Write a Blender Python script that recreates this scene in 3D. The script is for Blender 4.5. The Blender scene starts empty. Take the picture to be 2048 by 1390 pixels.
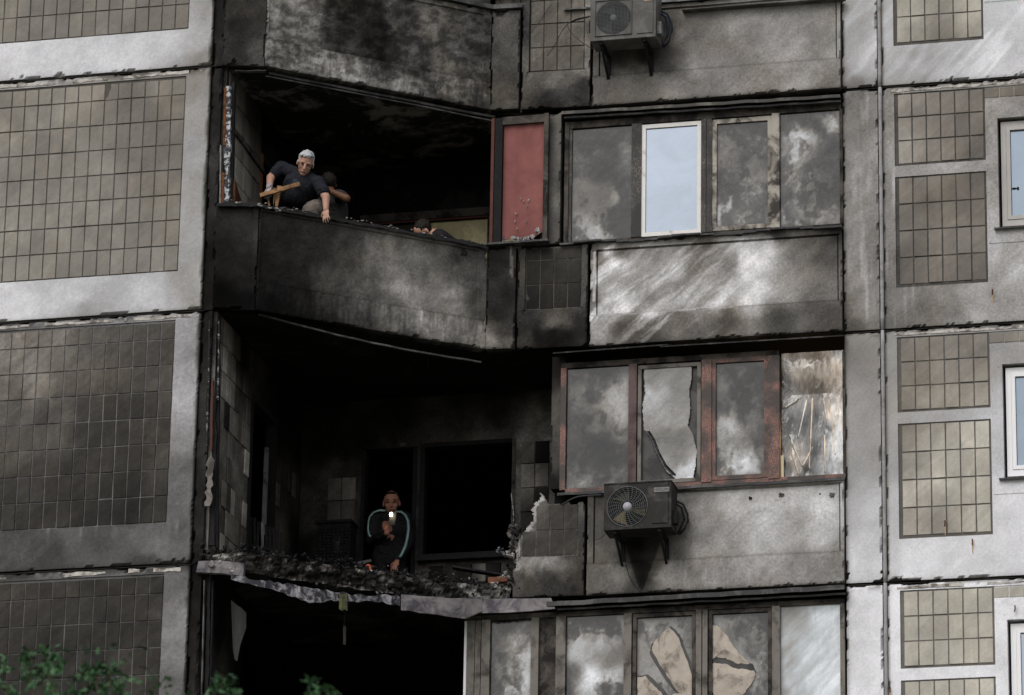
import bpy, math, random
import numpy as np
from mathutils import Vector, Matrix

random.seed(7)
rng = np.random.RandomState(11)
scene = bpy.context.scene
col = scene.collection

# ------------------------------------------------------------------ camera
F_PX, PITCH, YAW, ROLL = 8844.98, 0.32892, -0.24403, 0.01801
CAM = np.array([7.34737, -44.23848, -12.6967])
_cy, _sy, _cp, _sp = math.cos(YAW), math.sin(YAW), math.cos(PITCH), math.sin(PITCH)
FWD = np.array([_sy * _cp, _cy * _cp, _sp])
_r = np.array([_cy, -_sy, 0.0]); _u = np.cross(_r, FWD)
RIGHT = _r * math.cos(ROLL) + _u * math.sin(ROLL)
UP = -_r * math.sin(ROLL) + _u * math.cos(ROLL)
cd = bpy.data.cameras.new('camera')
cd.lens = F_PX / 2048 * 36.0; cd.sensor_width = 36.0
cd.clip_start = 0.5; cd.clip_end = 2000
cd.dof.use_dof = True; cd.dof.focus_distance = 48.0; cd.dof.aperture_fstop = 4.2
cam = bpy.data.objects.new('camera', cd); col.objects.link(cam)
m = Matrix(((RIGHT[0], UP[0], -FWD[0], CAM[0]), (RIGHT[1], UP[1], -FWD[1], CAM[1]), (RIGHT[2], UP[2], -FWD[2], CAM[2]), (0, 0, 0, 1)))
cam.matrix_world = m
scene.camera = cam

# ------------------------------------------------------------------ world, sun, exposure
SUN_EL, SUN_AZ = math.radians(48), math.radians(200)      # azimuth clockwise from +Y (the camera looks to +Y)
world = bpy.data.worlds.new('World'); scene.world = world; world.use_nodes = True
wn = world.node_tree; wn.nodes.clear()
wo = wn.nodes.new('ShaderNodeOutputWorld'); bg = wn.nodes.new('ShaderNodeBackground')
sky = wn.nodes.new('ShaderNodeTexSky'); sky.sky_type = 'NISHITA'; sky.sun_disc = False
sky.sun_elevation = SUN_EL; sky.sun_rotation = SUN_AZ
sky.air_density = 1.2; sky.dust_density = 4.0; sky.ozone_density = 1.0
hs = wn.nodes.new('ShaderNodeHueSaturation'); hs.inputs['Saturation'].default_value = 0.30
wn.links.new(sky.outputs[0], hs.inputs['Color']); wn.links.new(hs.outputs[0], bg.inputs[0]); wn.links.new(bg.outputs[0], wo.inputs[0])
bg.inputs[1].default_value = 0.15
sd = bpy.data.lights.new('sun', 'SUN'); sd.energy = 0.8; sd.angle = math.radians(40); sd.color = (1.0, 0.97, 0.93)
so = bpy.data.objects.new('sun', sd); col.objects.link(so)
sdir = Vector((math.sin(SUN_AZ) * math.cos(SUN_EL), math.cos(SUN_AZ) * math.cos(SUN_EL), math.sin(SUN_EL)))
so.rotation_euler = sdir.to_track_quat('Z', 'Y').to_euler(); so.location = (0, -30, 40)
scene.view_settings.view_transform = 'Standard'; scene.view_settings.look = 'None'
scene.view_settings.gamma = 1.0; scene.view_settings.use_curve_mapping = False
scene.view_settings.exposure = 0.0

# ------------------------------------------------------------------ pixel (2048 wide photo) -> point on a real plane
def ray(px, py): return FWD + RIGHT * (px - 1024) / F_PX - UP * (py - 695) / F_PX
def at(px, py, Y=0.0):
    d = ray(px, py); return CAM + d * ((Y - CAM[1]) / d[1])
def at_z(px, py, Z):
    d = ray(px, py); return CAM + d * ((Z - CAM[2]) / d[2])
def at_plane(px, py, A, B):
    nx, ny = B[1] - A[1], -(B[0] - A[0]); d = ray(px, py)
    t = ((A[0] - CAM[0]) * nx + (A[1] - CAM[1]) * ny) / (d[0] * nx + d[1] * ny); return CAM + d * t
def xs(px, py=700, Y=0.0): return at(px, py, Y)[0]

# ------------------------------------------------------------------ noise
_T = rng.rand(256, 256)
def vnoise(x, y):
    xi = np.floor(x).astype(int); yi = np.floor(y).astype(int); fx = x - xi; fy = y - yi
    fx = fx * fx * (3 - 2 * fx); fy = fy * fy * (3 - 2 * fy)
    a = _T[xi & 255, yi & 255]; b = _T[(xi + 1) & 255, yi & 255]; c = _T[xi & 255, (yi + 1) & 255]; d = _T[(xi + 1) & 255, (yi + 1) & 255]
    return (a * (1 - fx) + b * fx) * (1 - fy) + (c * (1 - fx) + d * fx) * fy
def fbm(x, y, o=5, r=0.55):
    x = np.asarray(x, float); y = np.asarray(y, float); s = 0; a = 1; t = 0
    for i in range(o):
        s = s + a * vnoise(x + 17.3 * i, y + 9.1 * i); t += a; a *= r; x = x * 2.03; y = y * 2.03
    return s / t
def sstep(a, b, x): t = np.clip((x - a) / (b - a), 0, 1); return t * t * (3 - 2 * t)

# ------------------------------------------------------------------ mesh builder
class MB:
    def __init__(s): s.v = []; s.f = []
    def add(s, vs, fs):
        o = len(s.v); s.v += [tuple(float(c) for c in v) for v in vs]; s.f += [tuple(o + i for i in f) for f in fs]; return s
    def box(s, x0, x1, y0, y1, z0, z1):
        x0, x1 = min(x0, x1), max(x0, x1); y0, y1 = min(y0, y1), max(y0, y1); z0, z1 = min(z0, z1), max(z0, z1)
        return s.add([(x0, y0, z0), (x1, y0, z0), (x1, y1, z0), (x0, y1, z0), (x0, y0, z1), (x1, y0, z1), (x1, y1, z1), (x0, y1, z1)],
                     [(0, 3, 2, 1), (4, 5, 6, 7), (0, 1, 5, 4), (1, 2, 6, 5), (2, 3, 7, 6), (3, 0, 4, 7)])
    def prism(s, A, B, w, t, up=(0, 0, 1)):            # bar from A to B, w across, t along 'up'
        A = np.array(A, float); B = np.array(B, float); d = B - A; d /= np.linalg.norm(d); u = np.array(up, float); r = np.cross(d, u)
        if np.linalg.norm(r) < 1e-4: r = np.array([1.0, 0, 0])
        r /= np.linalg.norm(r); u = np.cross(r, d); r = r * w / 2; u = u * t / 2
        return s.add([A - r - u, A + r - u, A + r + u, A - r + u, B - r - u, B + r - u, B + r + u, B - r + u],
                     [(0, 3, 2, 1), (4, 5, 6, 7), (0, 1, 5, 4), (1, 2, 6, 5), (2, 3, 7, 6), (3, 0, 4, 7)][::-1])
    def tube(s, pts, r, n=6, cap=True):
        P = [np.array(p, float) for p in pts]; rs = r if hasattr(r, '__len__') else [r] * len(P); vs = []; fs = []
        for i, p in enumerate(P):
            d = P[min(i + 1, len(P) - 1)] - P[max(i - 1, 0)]; d /= max(np.linalg.norm(d), 1e-9)
            a = np.cross(d, (0.13, 0.2, 0.97)) if abs(d[2]) < .95 else np.cross(d, (1, 0.1, 0)); a /= np.linalg.norm(a); b = np.cross(d, a)
            for k in range(n):
                t = 2 * math.pi * k / n; vs.append(p + (a * math.cos(t) + b * math.sin(t)) * rs[i])
        for i in range(len(P) - 1):
            for k in range(n): fs.append((i * n + k, i * n + (k + 1) % n, (i + 1) * n + (k + 1) % n, (i + 1) * n + k))
        if cap: fs.append(tuple(range(n))[::-1]); fs.append(tuple((len(P) - 1) * n + k for k in range(n)))
        return s.add(vs, fs)
    def cone(s, A, ra, B, rb, n=14):                     # round-ended tapered limb
        A = np.array(A, float); B = np.array(B, float); d = B - A; L = np.linalg.norm(d); d = d / max(L, 1e-9)
        pts = []; rs = []
        for t in (89, 60, 30): pts.append(A - d * ra * math.sin(math.radians(t))); rs.append(ra * math.cos(math.radians(t)))
        for k in range(5): pts.append(A + (B - A) * k / 4); rs.append(ra + (rb - ra) * k / 4)
        for t in (30, 60, 89): pts.append(B + d * rb * math.sin(math.radians(t))); rs.append(rb * math.cos(math.radians(t)))
        a = np.cross(d, (0, 0, 1.0)) if abs(d[2]) < .9 else np.cross(d, (1.0, 0, 0)); a /= np.linalg.norm(a); b = np.cross(d, a)
        vs = [p + (a * math.cos(2 * math.pi * k / n) + b * math.sin(2 * math.pi * k / n)) * r for p, r in zip(pts, rs) for k in range(n)]
        fs = [(i * n + k, i * n + (k + 1) % n, (i + 1) * n + (k + 1) % n, (i + 1) * n + k) for i in range(len(pts) - 1) for k in range(n)]
        fs += [tuple(range(n))[::-1], tuple((len(pts) - 1) * n + k for k in range(n))]
        return s.add(vs, fs)
    def ell(s, c, r, R=None, n=18, m_=12):               # ellipsoid, R = 3x3 with columns = axes
        R = np.eye(3) if R is None else np.array(R); c = np.array(c, float); vs = [c + R @ (np.array([0, 0, r[2]]))]
        for i in range(1, m_):
            t = math.pi * i / m_
            for k in range(n):
                p = 2 * math.pi * k / n; vs.append(c + R @ np.array([r[0] * math.sin(t) * math.cos(p), r[1] * math.sin(t) * math.sin(p), r[2] * math.cos(t)]))
        vs.append(c - R @ np.array([0, 0, r[2]])); fs = []
        for k in range(n): fs.append((0, 1 + k, 1 + (k + 1) % n)); fs.append((len(vs) - 1, 1 + (m_ - 2) * n + (k + 1) % n, 1 + (m_ - 2) * n + k))
        for i in range(m_ - 2):
            for k in range(n): fs.append((1 + i * n + k, 1 + (i + 1) * n + k, 1 + (i + 1) * n + (k + 1) % n, 1 + i * n + (k + 1) % n))
        return s.add(vs, fs)
    def build(s, name, mat=None, parent=None, smooth=False):
        base = Vector((0, 0, 0))
        if parent is not None: base = wloc(parent)
        me = bpy.data.meshes.new(name); me.from_pydata([(v[0] - base.x, v[1] - base.y, v[2] - base.z) for v in s.v], [], s.f)
        if mat: me.materials.append(mat)
        if smooth: me.polygons.foreach_set('use_smooth', [True] * len(me.polygons))
        me.update(); o = bpy.data.objects.new(name, me); col.objects.link(o)
        if parent is not None: o.parent = parent
        return o
def wloc(o):
    v = Vector(o.location)
    while o.parent is not None: o = o.parent; v += Vector(o.location)
    return v
def tag(o, label=None, cat=None, group=None, kind=None):
    if label: o['label'] = label
    if cat: o['category'] = cat
    if group: o['group'] = group
    if kind: o['kind'] = kind
    return o
def thing(name, loc, label, cat, group=None):
    o = bpy.data.objects.new(name, None); col.objects.link(o); o.location = [float(c) for c in loc]; o.empty_display_size = .1
    return tag(o, label, cat, group)
def recentre(o, loc):                                     # give a mesh thing its origin at its base
    me = o.data; loc = Vector(loc); me.transform(Matrix.Translation(-loc)); o.location = loc; return o

# ------------------------------------------------------------------ materials
def newmat(name):
    mt = bpy.data.materials.new(name); mt.use_nodes = True; nt = mt.node_tree; b = nt.nodes['Principled BSDF']; return mt, nt, b
def N(nt, t, **k):
    n = nt.nodes.new(t)
    for a, v in k.items():
        if a in n.inputs.keys() if isinstance(a, str) else False: n.inputs[a].default_value = v
        else: setattr(n, a, v)
    return n
def noise(nt, vec, scale, detail=6, rough=.6, dist=0.0):
    n = nt.nodes.new('ShaderNodeTexNoise'); n.inputs['Scale'].default_value = scale; n.inputs['Detail'].default_value = detail
    n.inputs['Roughness'].default_value = rough; n.inputs['Distortion'].default_value = dist; nt.links.new(vec, n.inputs['Vector']); return n.outputs['Fac']
def mth(nt, op, a, b=None, c=None, clamp=False):
    n = nt.nodes.new('ShaderNodeMath'); n.operation = op; n.use_clamp = clamp
    for i, x in enumerate((a, b, c)):
        if x is None: continue
        if hasattr(x, 'links'): nt.links.new(x, n.inputs[i])
        else: n.inputs[i].default_value = x
    return n.outputs[0]
def mapv(nt, vec, rot=(0, 0, 0), scale=(1, 1, 1)):
    n = nt.nodes.new('ShaderNodeMapping'); n.inputs['Rotation'].default_value = rot; n.inputs['Scale'].default_value = scale
    nt.links.new(vec, n.inputs['Vector']); return n.outputs[0]
def mixc(nt, f, a, b):
    n = nt.nodes.new('ShaderNodeMix'); n.data_type = 'RGBA'
    for k, x in ((0, f), (6, a), (7, b)):
        if hasattr(x, 'links'): nt.links.new(x, n.inputs[k])
        else: n.inputs[k].default_value = x if k == 0 else (*x, 1.0)[:4]
    return n.outputs[2]
def maprange(nt, v, a, b, c=0.0, d=1.0):
    n = nt.nodes.new('ShaderNodeMapRange'); nt.links.new(v, n.inputs[0])
    for i, x in enumerate((a, b, c, d)): n.inputs[1 + i].default_value = x
    return n.outputs[0]
def bump(nt, b, h, strength=.3, dist=.01):
    n = nt.nodes.new('ShaderNodeBump'); n.inputs['Strength'].default_value = strength; n.inputs['Distance'].default_value = dist
    nt.links.new(h, n.inputs['Height']); nt.links.new(n.outputs[0], b.inputs['Normal'])
KCAL = 1.0          # albedo of a surface that reads as 1.0 in the photograph

def finish_tone(nt, b, L, tint_dark, tint_light, mid=(1.05, 1.0, .95), tile=False, brown=1.0):
    val = mth(nt, 'POWER', mth(nt, 'MAXIMUM', L, 0.02), 2.2)
    val = mth(nt, 'MULTIPLY', val, KCAL)
    t = mixc(nt, maprange(nt, L, .10, .34), tint_dark, mid); t = mixc(nt, maprange(nt, L, .42, .70), t, tint_light)
    gp = nt.nodes.new('ShaderNodeNewGeometry').outputs['Position']; bn = mth(nt, 'MULTIPLY', maprange(nt, noise(nt, gp, 1.3, 5, .6, .4), .46, .66), maprange(nt, L, .72, .40))
    t = mixc(nt, mth(nt, 'MULTIPLY', bn, .65 * brown), t, (1.15, 1.0, .82))
    if tile:
        oi = nt.nodes.new('ShaderNodeObjectInfo'); t = mixc(nt, mth(nt, 'MULTIPLY', oi.outputs['Random'], .35), t, (1.12, 1.0, .86))
    vm = nt.nodes.new('ShaderNodeVectorMath'); vm.operation = 'SCALE'; nt.links.new(t, vm.inputs[0]); nt.links.new(val, vm.inputs['Scale'])
    nt.links.new(vm.outputs[0], b.inputs['Base Color'])

def stained(name, tint_dark=(1.06, .99, .95), tint_light=(1.0, .985, 1.0), rough=.95, spec=.06, n1a=.45, n2a=.35, attr='alb', tile=False, streak=.13, pits=.5, bmp=.35, pale=.3, sc=1.0, vert=1.0, scratch=0.0, midt=None, brown=1.0):
    mt, nt, b = newmat(name); geo = nt.nodes.new('ShaderNodeNewGeometry'); pos = geo.outputs['Position']
    if tile:
        tc = nt.nodes.new('ShaderNodeTexCoord'); sx = nt.nodes.new('ShaderNodeSeparateXYZ'); nt.links.new(tc.outputs['Generated'], sx.inputs[0])
        a = []
        for k in range(4):
            n = nt.nodes.new('ShaderNodeAttribute'); n.attribute_type = 'OBJECT'; n.attribute_name = 'soot_%d' % k; a.append(n.outputs['Fac'])
        def lerp(f, p, q): return mth(nt, 'ADD', mth(nt, 'MULTIPLY', p, mth(nt, 'SUBTRACT', 1.0, f)), mth(nt, 'MULTIPLY', q, f))
        L = lerp(sx.outputs['Z'], lerp(sx.outputs['X'], a[0], a[1]), lerp(sx.outputs['X'], a[2], a[3]))
    else:
        n = nt.nodes.new('ShaderNodeAttribute'); n.attribute_name = attr; L = n.outputs['Fac']
    n1 = noise(nt, pos, 2.6 * sc, 8, .62, .4); n2 = noise(nt, pos, 34 * sc, 5, .7)
    dg = noise(nt, mapv(nt, mapv(nt, pos, (0, math.radians(42), 0)), (0, 0, 0), (.8, .8, 4.5)), 2.6 * sc, 6, .68, .35)
    vt = noise(nt, mapv(nt, pos, (0, 0, 0), (9, 9, .8)), 2.2 * sc, 4, .6, .2)
    k = mth(nt, 'MULTIPLY', mth(nt, 'SUBTRACT', n1, .5), n1a * 2)
    k = mth(nt, 'MULTIPLY_ADD', mth(nt, 'SUBTRACT', n2, .5), n2a * 2, k)
    k = mth(nt, 'MULTIPLY_ADD', mth(nt, 'SUBTRACT', dg, .5), streak * 2, k)
    k = mth(nt, 'MULTIPLY_ADD', mth(nt, 'MULTIPLY', mth(nt, 'SUBTRACT', vt, .5), maprange(nt, n1, .42, .62)), streak * 1.6 * vert, k)
    L2 = mth(nt, 'MULTIPLY', L, mth(nt, 'ADD', k, 1.0))
    # dark pits and pale chips
    p1 = maprange(nt, noise(nt, pos, 55 * sc, 3, .5), .70, .74); p2 = maprange(nt, noise(nt, mapv(nt, pos, (0, .6, 0), (1, 1, 2.2)), 47 * sc, 3, .55, .5), .715, .74)
    L2 = mth(nt, 'MULTIPLY', L2, mth(nt, 'MULTIPLY_ADD', p1, -pits, 1.0))
    L2 = mth(nt, 'MULTIPLY_ADD', p2, pale * .35, L2)
    if scratch:
        sn = noise(nt, mapv(nt, mapv(nt, pos, (0, math.radians(40), 0)), (0, 0, 0), (1, 1, 5.5)), 17, 3, .6, .3); big = maprange(nt, noise(nt, pos, 2.1, 3, .5), .47, .62)
        L2 = mth(nt, 'MULTIPLY_ADD', mth(nt, 'MULTIPLY', maprange(nt, sn, .62, .70), big), .22 * scratch, L2)
        sp = maprange(nt, noise(nt, pos, 75, 2, .5), .70, .74); L2 = mth(nt, 'MULTIPLY_ADD', mth(nt, 'MULTIPLY', sp, big), .25 * scratch, L2)
    finish_tone(nt, b, L2, tint_dark, tint_light, mid=midt or ((1.07, 1.0, .90) if tile else (1.05, 1.0, .945)), tile=tile, brown=brown)
    b.inputs['Roughness'].default_value = rough; b.inputs['Specular IOR Level'].default_value = spec
    bump(nt, b, mth(nt, 'ADD', mth(nt, 'MULTIPLY', n2, .8), mth(nt, 'MULTIPLY', n1, .6)), bmp, .012)
    return mt
M = {}
M['concrete'] = stained('concrete', n1a=.34, n2a=.30)
M['concrete_white'] = stained('painted_concrete', n1a=.14, n2a=.14, streak=.06, pits=.5, pale=.1, tint_light=(.985, .985, 1.03), tint_dark=(1.03, 1.0, .98))
M['concrete_lilac'] = stained('lilac_grey_concrete', n1a=.22, n2a=.24, midt=(1.01, .985, 1.0), brown=.25, tint_light=(.99, .98, 1.03))
M['concrete_dark'] = stained('sooty_concrete', n1a=.55, n2a=.38, streak=.12, pits=.5, pale=.2, tint_dark=(1.05, .99, .99), tint_light=(1.02, .98, .98))
M['tile'] = stained('ceramic_tile', tint_dark=(1.07, 1.0, .93), tint_light=(1.04, 1.0, .87), rough=.7, spec=.15, n1a=.22, n2a=.10, tile=True, streak=.12, pits=.1, bmp=.12, pale=.35)
M['tile_dark'] = stained('sooted_tile', tint_dark=(1.09, 1.0, .93), tint_light=(1.05, 1.0, .92), rough=.75, spec=.12, n1a=.36, n2a=.25, tile=True, streak=.3, pits=.2, bmp=.2, pale=.45)
M['pane_soot_sky'] = stained('soot_and_sky_glass', tint_dark=(1.08, 1.0, .95), tint_light=(.97, .99, 1.04), rough=.12, spec=.6, n1a=.42, n2a=.16, streak=.16, scratch=1.0, pits=0, pale=.5, bmp=.05, vert=.15)  # soot on glass, its pale bluish clouds are sky reflection painted in
M['pane_white'] = stained('painted_sky_glass', tint_dark=(1, 1, 1), tint_light=(.94, 1.0, 1.06), rough=.3, spec=.5, n1a=.12, n2a=.08, streak=.22, pits=0, pale=.1, bmp=.05)  # blue-white sky reflection put into the glass colour

def plain(name, c, rough=.7, spec=.3, metal=0, nscale=20, namp=.35, bmp=.2, c2=None, thr=None, dist=.004):
    mt, nt, b = newmat(name); geo = nt.nodes.new('ShaderNodeNewGeometry'); pos = geo.outputs['Position']
    n1 = noise(nt, pos, nscale, 6, .65, .2); n0 = noise(nt, pos, nscale * .2, 4, .6)
    f = mth(nt, 'MULTIPLY_ADD', mth(nt, 'SUBTRACT', mth(nt, 'ADD', n1, n0), 1.0), namp * 1.6, 1.0)
    vm = nt.nodes.new('ShaderNodeVectorMath'); vm.operation = 'SCALE'; nt.links.new(f, vm.inputs['Scale'])
    if c2 is not None:
        lo, hi = thr or (.48, .58)
        nn = noise(nt, pos, nscale * .35, 8, .68, .6)
        nt.links.new(mixc(nt, maprange(nt, nn, lo, hi), c, c2), vm.inputs[0])
    else: vm.inputs[0].default_value = c
    nt.links.new(vm.outputs[0], b.inputs['Base Color'])
    b.inputs['Roughness'].default_value = rough; b.inputs['Specular IOR Level'].default_value = spec * .5; b.inputs['Metallic'].default_value = metal
    if bmp: bump(nt, b, n1, bmp, dist)
    return mt
M['char'] = plain('charred_wood', (.012, .012, .013), .75, .35, nscale=30, namp=.6, bmp=.8, dist=.02)
M['soot'] = plain('soot_black', (.010, .0095, .0095), .95, .05, nscale=8, namp=.7, bmp=.4, dist=.02)
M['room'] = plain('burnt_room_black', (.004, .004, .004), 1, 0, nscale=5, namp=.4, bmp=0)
M['darkmetal'] = plain('dark_metal', (.035, .034, .036), .5, .4, nscale=12, namp=.5, bmp=.3, c2=(.09, .088, .088))
M['greymetal'] = plain('grey_metal', (.16, .16, .165), .5, .4, nscale=14, namp=.35, bmp=.2, c2=(.05, .048, .045), thr=(.5, .62))
M['whiteframe'] = plain('white_plastic', (.70, .68, .66), .4, .4, nscale=10, namp=.12, bmp=.05, c2=(.18, .13, .08), thr=(.60, .72))
M['cleanwhite'] = plain('clean_white_plastic', (.78, .78, .80), .4, .4, nscale=10, namp=.06, bmp=.03)
M['scorched'] = plain('scorched_white_frame', (.36, .33, .29), .5, .3, nscale=9, namp=.3, bmp=.15, c2=(.035, .03, .026), thr=(.42, .56))
M['brownframe'] = plain('brown_grey_frame', (.085, .074, .065), .7, .2, nscale=11, namp=.45, bmp=.4, c2=(.018, .016, .015), thr=(.42, .58))
M['paleframe'] = plain('pale_sooty_frame', (.17, .155, .14), .6, .3, nscale=9, namp=.3, bmp=.2, c2=(.05, .045, .04), thr=(.48, .62))
M['wood'] = plain('scorched_wood', (.30, .17, .08), .65, .3, nscale=25, namp=.5, bmp=.3, c2=(.10, .055, .03), thr=(.45, .65))
M['orange_wood'] = plain('orange_wood', (.18, .08, .03), .6, .3, nscale=25, namp=.4, bmp=.3, c2=(.08, .03, .015), thr=(.5, .7))
M['redwood'] = plain('dark_red_wood', (.085, .03, .022), .6, .3, nscale=25, namp=.5, bmp=.3)
M['rust'] = plain('rust', (.14, .055, .020), .8, .2, nscale=40, namp=.5, bmp=.5, c2=(.07, .03, .015))
M['flaky'] = plain('flaking_white_paint', (.42, .43, .45), .6, .3, nscale=60, namp=.4, bmp=.6, c2=(.03, .03, .035), thr=(.44, .50))
M['flaky2'] = plain('mostly_charred_white_paint', (.02, .02, .022), .7, .2, nscale=45, namp=.5, bmp=.6, c2=(.26, .26, .27), thr=(.55, .60))
M['plaster'] = plain('broken_plaster', (.33, .31, .30), .9, .1, nscale=18, namp=.4, bmp=.6, c2=(.12, .11, .105), dist=.02)
M['mortar'] = plain('pale_mortar', (.50, .47, .44), .9, .1, nscale=22, namp=.35, bmp=.6, c2=(.16, .145, .13), thr=(.46, .6), dist=.02)
M['gap'] = plain('joint_sealant_black', (.024, .022, .020), .9, .1, nscale=30, namp=.5, bmp=.6, dist=.02)
M['brick'] = plain('red_brick', (.17, .075, .05), .9, .1, nscale=30, namp=.3, bmp=.4)
M['cable'] = plain('black_cable', (.018, .019, .022), .45, .4, nscale=30, namp=.2, bmp=0)
M['hose'] = plain('dark_blue_hose', (.02, .03, .05), .5, .4, nscale=30, namp=.2, bmp=.2)
M['skin'] = plain('skin', (.42, .24, .18), .5, .35, nscale=25, namp=.16, bmp=.1)
M['skin_ruddy'] = plain('ruddy_skin', (.36, .17, .12), .5, .35, nscale=25, namp=.16, bmp=.1)
M['skin_shaded'] = plain('shaded_skin', (.13, .062, .035), .5, .35, nscale=25, namp=.16, bmp=.1)  # skin colour darkened for the dim spot behind the first man
M['navy'] = plain('dark_navy_cloth', (.020, .021, .027), .9, .1, nscale=14, namp=.3, bmp=.5, dist=.02)
M['black_cloth'] = plain('black_cloth', (.019, .018, .020), .9, .1, nscale=14, namp=.3, bmp=.5, dist=.02)
M['grey_cloth'] = plain('grey_cloth', (.035, .033, .035), .9, .1, nscale=14, namp=.3, bmp=.5, dist=.02)  # grey shirt, colour lowered to look dim like that man's skin
M['khaki'] = plain('khaki_cloth', (.15, .13, .115), .9, .1, nscale=12, namp=.25, bmp=.7, dist=.025)
M['teal'] = plain('teal_stripe_cloth', (.24, .36, .35), .7, .2, nscale=30, namp=.4, bmp=.3)
M['grey_hair'] = plain('grey_hair', (.46, .47, .50), .6, .3, nscale=55, namp=.6, bmp=1.0, dist=.012, c2=(.20, .20, .21), thr=(.50, .62))
M['dark_hair'] = plain('dark_hair', (.015, .012, .010), .6, .3, nscale=70, namp=.5, bmp=.9, dist=.01)
M['glove'] = plain('work_glove', (.38, .37, .39), .9, .1, nscale=60, namp=.5, bmp=.4, c2=(.20, .13, .13), thr=(.5, .6))
M['glassrim'] = plain('spectacle_rim', (.04, .012, .012), .3, .5, nscale=10, namp=.1, bmp=0)
M['redblind'] = plain('faded_red_blind', (.235, .092, .085), .7, .2, nscale=5, namp=.35, bmp=.1, c2=(.17, .062, .058), thr=(.45, .7))
M['foil_torn'] = plain('torn_foil', (.30, .28, .28), .4, .5, nscale=40, namp=.6, bmp=.8, c2=(.04, .035, .035), dist=.02)
M['card'] = plain('pale_cardboard', (.42, .37, .32), .85, .15, nscale=16, namp=.35, bmp=.5, c2=(.12, .10, .09), thr=(.50, .68))
M['fascia'] = plain('white_fascia_metal', (.24, .22, .225), .55, .3, nscale=13, namp=.4, bmp=.3, c2=(.07, .062, .075), thr=(.42, .60))
M['fascia_smear'] = plain('smeared_fascia', (.28, .27, .29), .6, .3, nscale=26, namp=.5, bmp=.5, c2=(.030, .029, .036), thr=(.42, .54))
M['acbody'] = plain('sooty_ac_casing', (.028, .026, .024), .6, .2, nscale=12, namp=.5, bmp=.15, c2=(.11, .105, .10), thr=(.52, .74))
M['acgrey'] = plain('grey_ac_casing', (.085, .082, .078), .55, .35, nscale=10, namp=.35, bmp=.15, c2=(.17, .165, .16), thr=(.5, .75))
M['wire'] = plain('grille_wire', (.16, .17, .17), .5, .4, nscale=10, namp=.3, bmp=0)
M['fan_y'] = plain('yellowed_fan_blade', (.13, .10, .045), .5, .3, nscale=10, namp=.4, bmp=0, c2=(.03, .03, .03))
M['fan_d'] = plain('dark_fan_blade', (.03, .033, .036), .5, .3, nscale=10, namp=.4, bmp=0)
M['hub'] = plain('pale_hub', (.33, .32, .36), .5, .3, nscale=10, namp=.1, bmp=0)
M['leaf'] = plain('leaf_green', (.026, .070, .024), .5, .35, nscale=6, namp=.8, bmp=0, c2=(.03, .08, .03))
M['bark'] = plain('bark', (.06, .045, .035), .9, .1, nscale=20, namp=.4, bmp=.6)
M['ground'] = plain('ground_soil', (.17, .165, .15), .95, .1, nscale=.4, namp=.4, bmp=0, c2=(.12, .14, .08))
M['insul'] = plain('insulation_shred', (.16, .16, .155), .9, .1, nscale=20, namp=.4, bmp=.4)
M['moss'] = plain('yellow_green_stain', (.11, .12, .05), .9, .1, nscale=50, namp=.6, bmp=.4, c2=(.06, .055, .055), thr=(.45, .55))
M['orange_plastic'] = plain('orange_plastic', (.35, .07, .025), .5, .3, nscale=20, namp=.3, bmp=.1)
M['sill'] = plain('sooty_ledge', (.06, .057, .054), .6, .3, nscale=12, namp=.5, bmp=.3, c2=(.17, .155, .135), thr=(.48, .66))

def glassmat(name, refl=.5, under=(.02, .025, .035), rough=.03, tint=(.92, .96, 1.0)):
    mt, nt, b = newmat(name); out = nt.nodes['Material Output']
    g = nt.nodes.new('ShaderNodeBsdfGlossy'); g.inputs['Roughness'].default_value = rough; g.inputs['Color'].default_value = (*tint, 1)
    geo = nt.nodes.new('ShaderNodeNewGeometry')
    n1 = noise(nt, geo.outputs['Position'], 2.2, 5, .6, .5)
    b.inputs['Base Color'].default_value = (*under, 1); b.inputs['Roughness'].default_value = .5
    mx = nt.nodes.new('ShaderNodeMixShader'); nt.links.new(maprange(nt, n1, .2, .8, refl * .85, refl * 1.15), mx.inputs[0])
    nt.links.new(b.outputs[0], mx.inputs[1]); nt.links.new(g.outputs[0], mx.inputs[2]); nt.links.new(mx.outputs[0], out.inputs[0])
    return mt
M['skyglass'] = glassmat('sky_reflecting_glass', .34, tint=(.74, .85, 1.0))
M['blueglass'] = glassmat('blue_window_glass', .24, under=(.03, .045, .07), tint=(.70, .85, 1.0))

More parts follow.
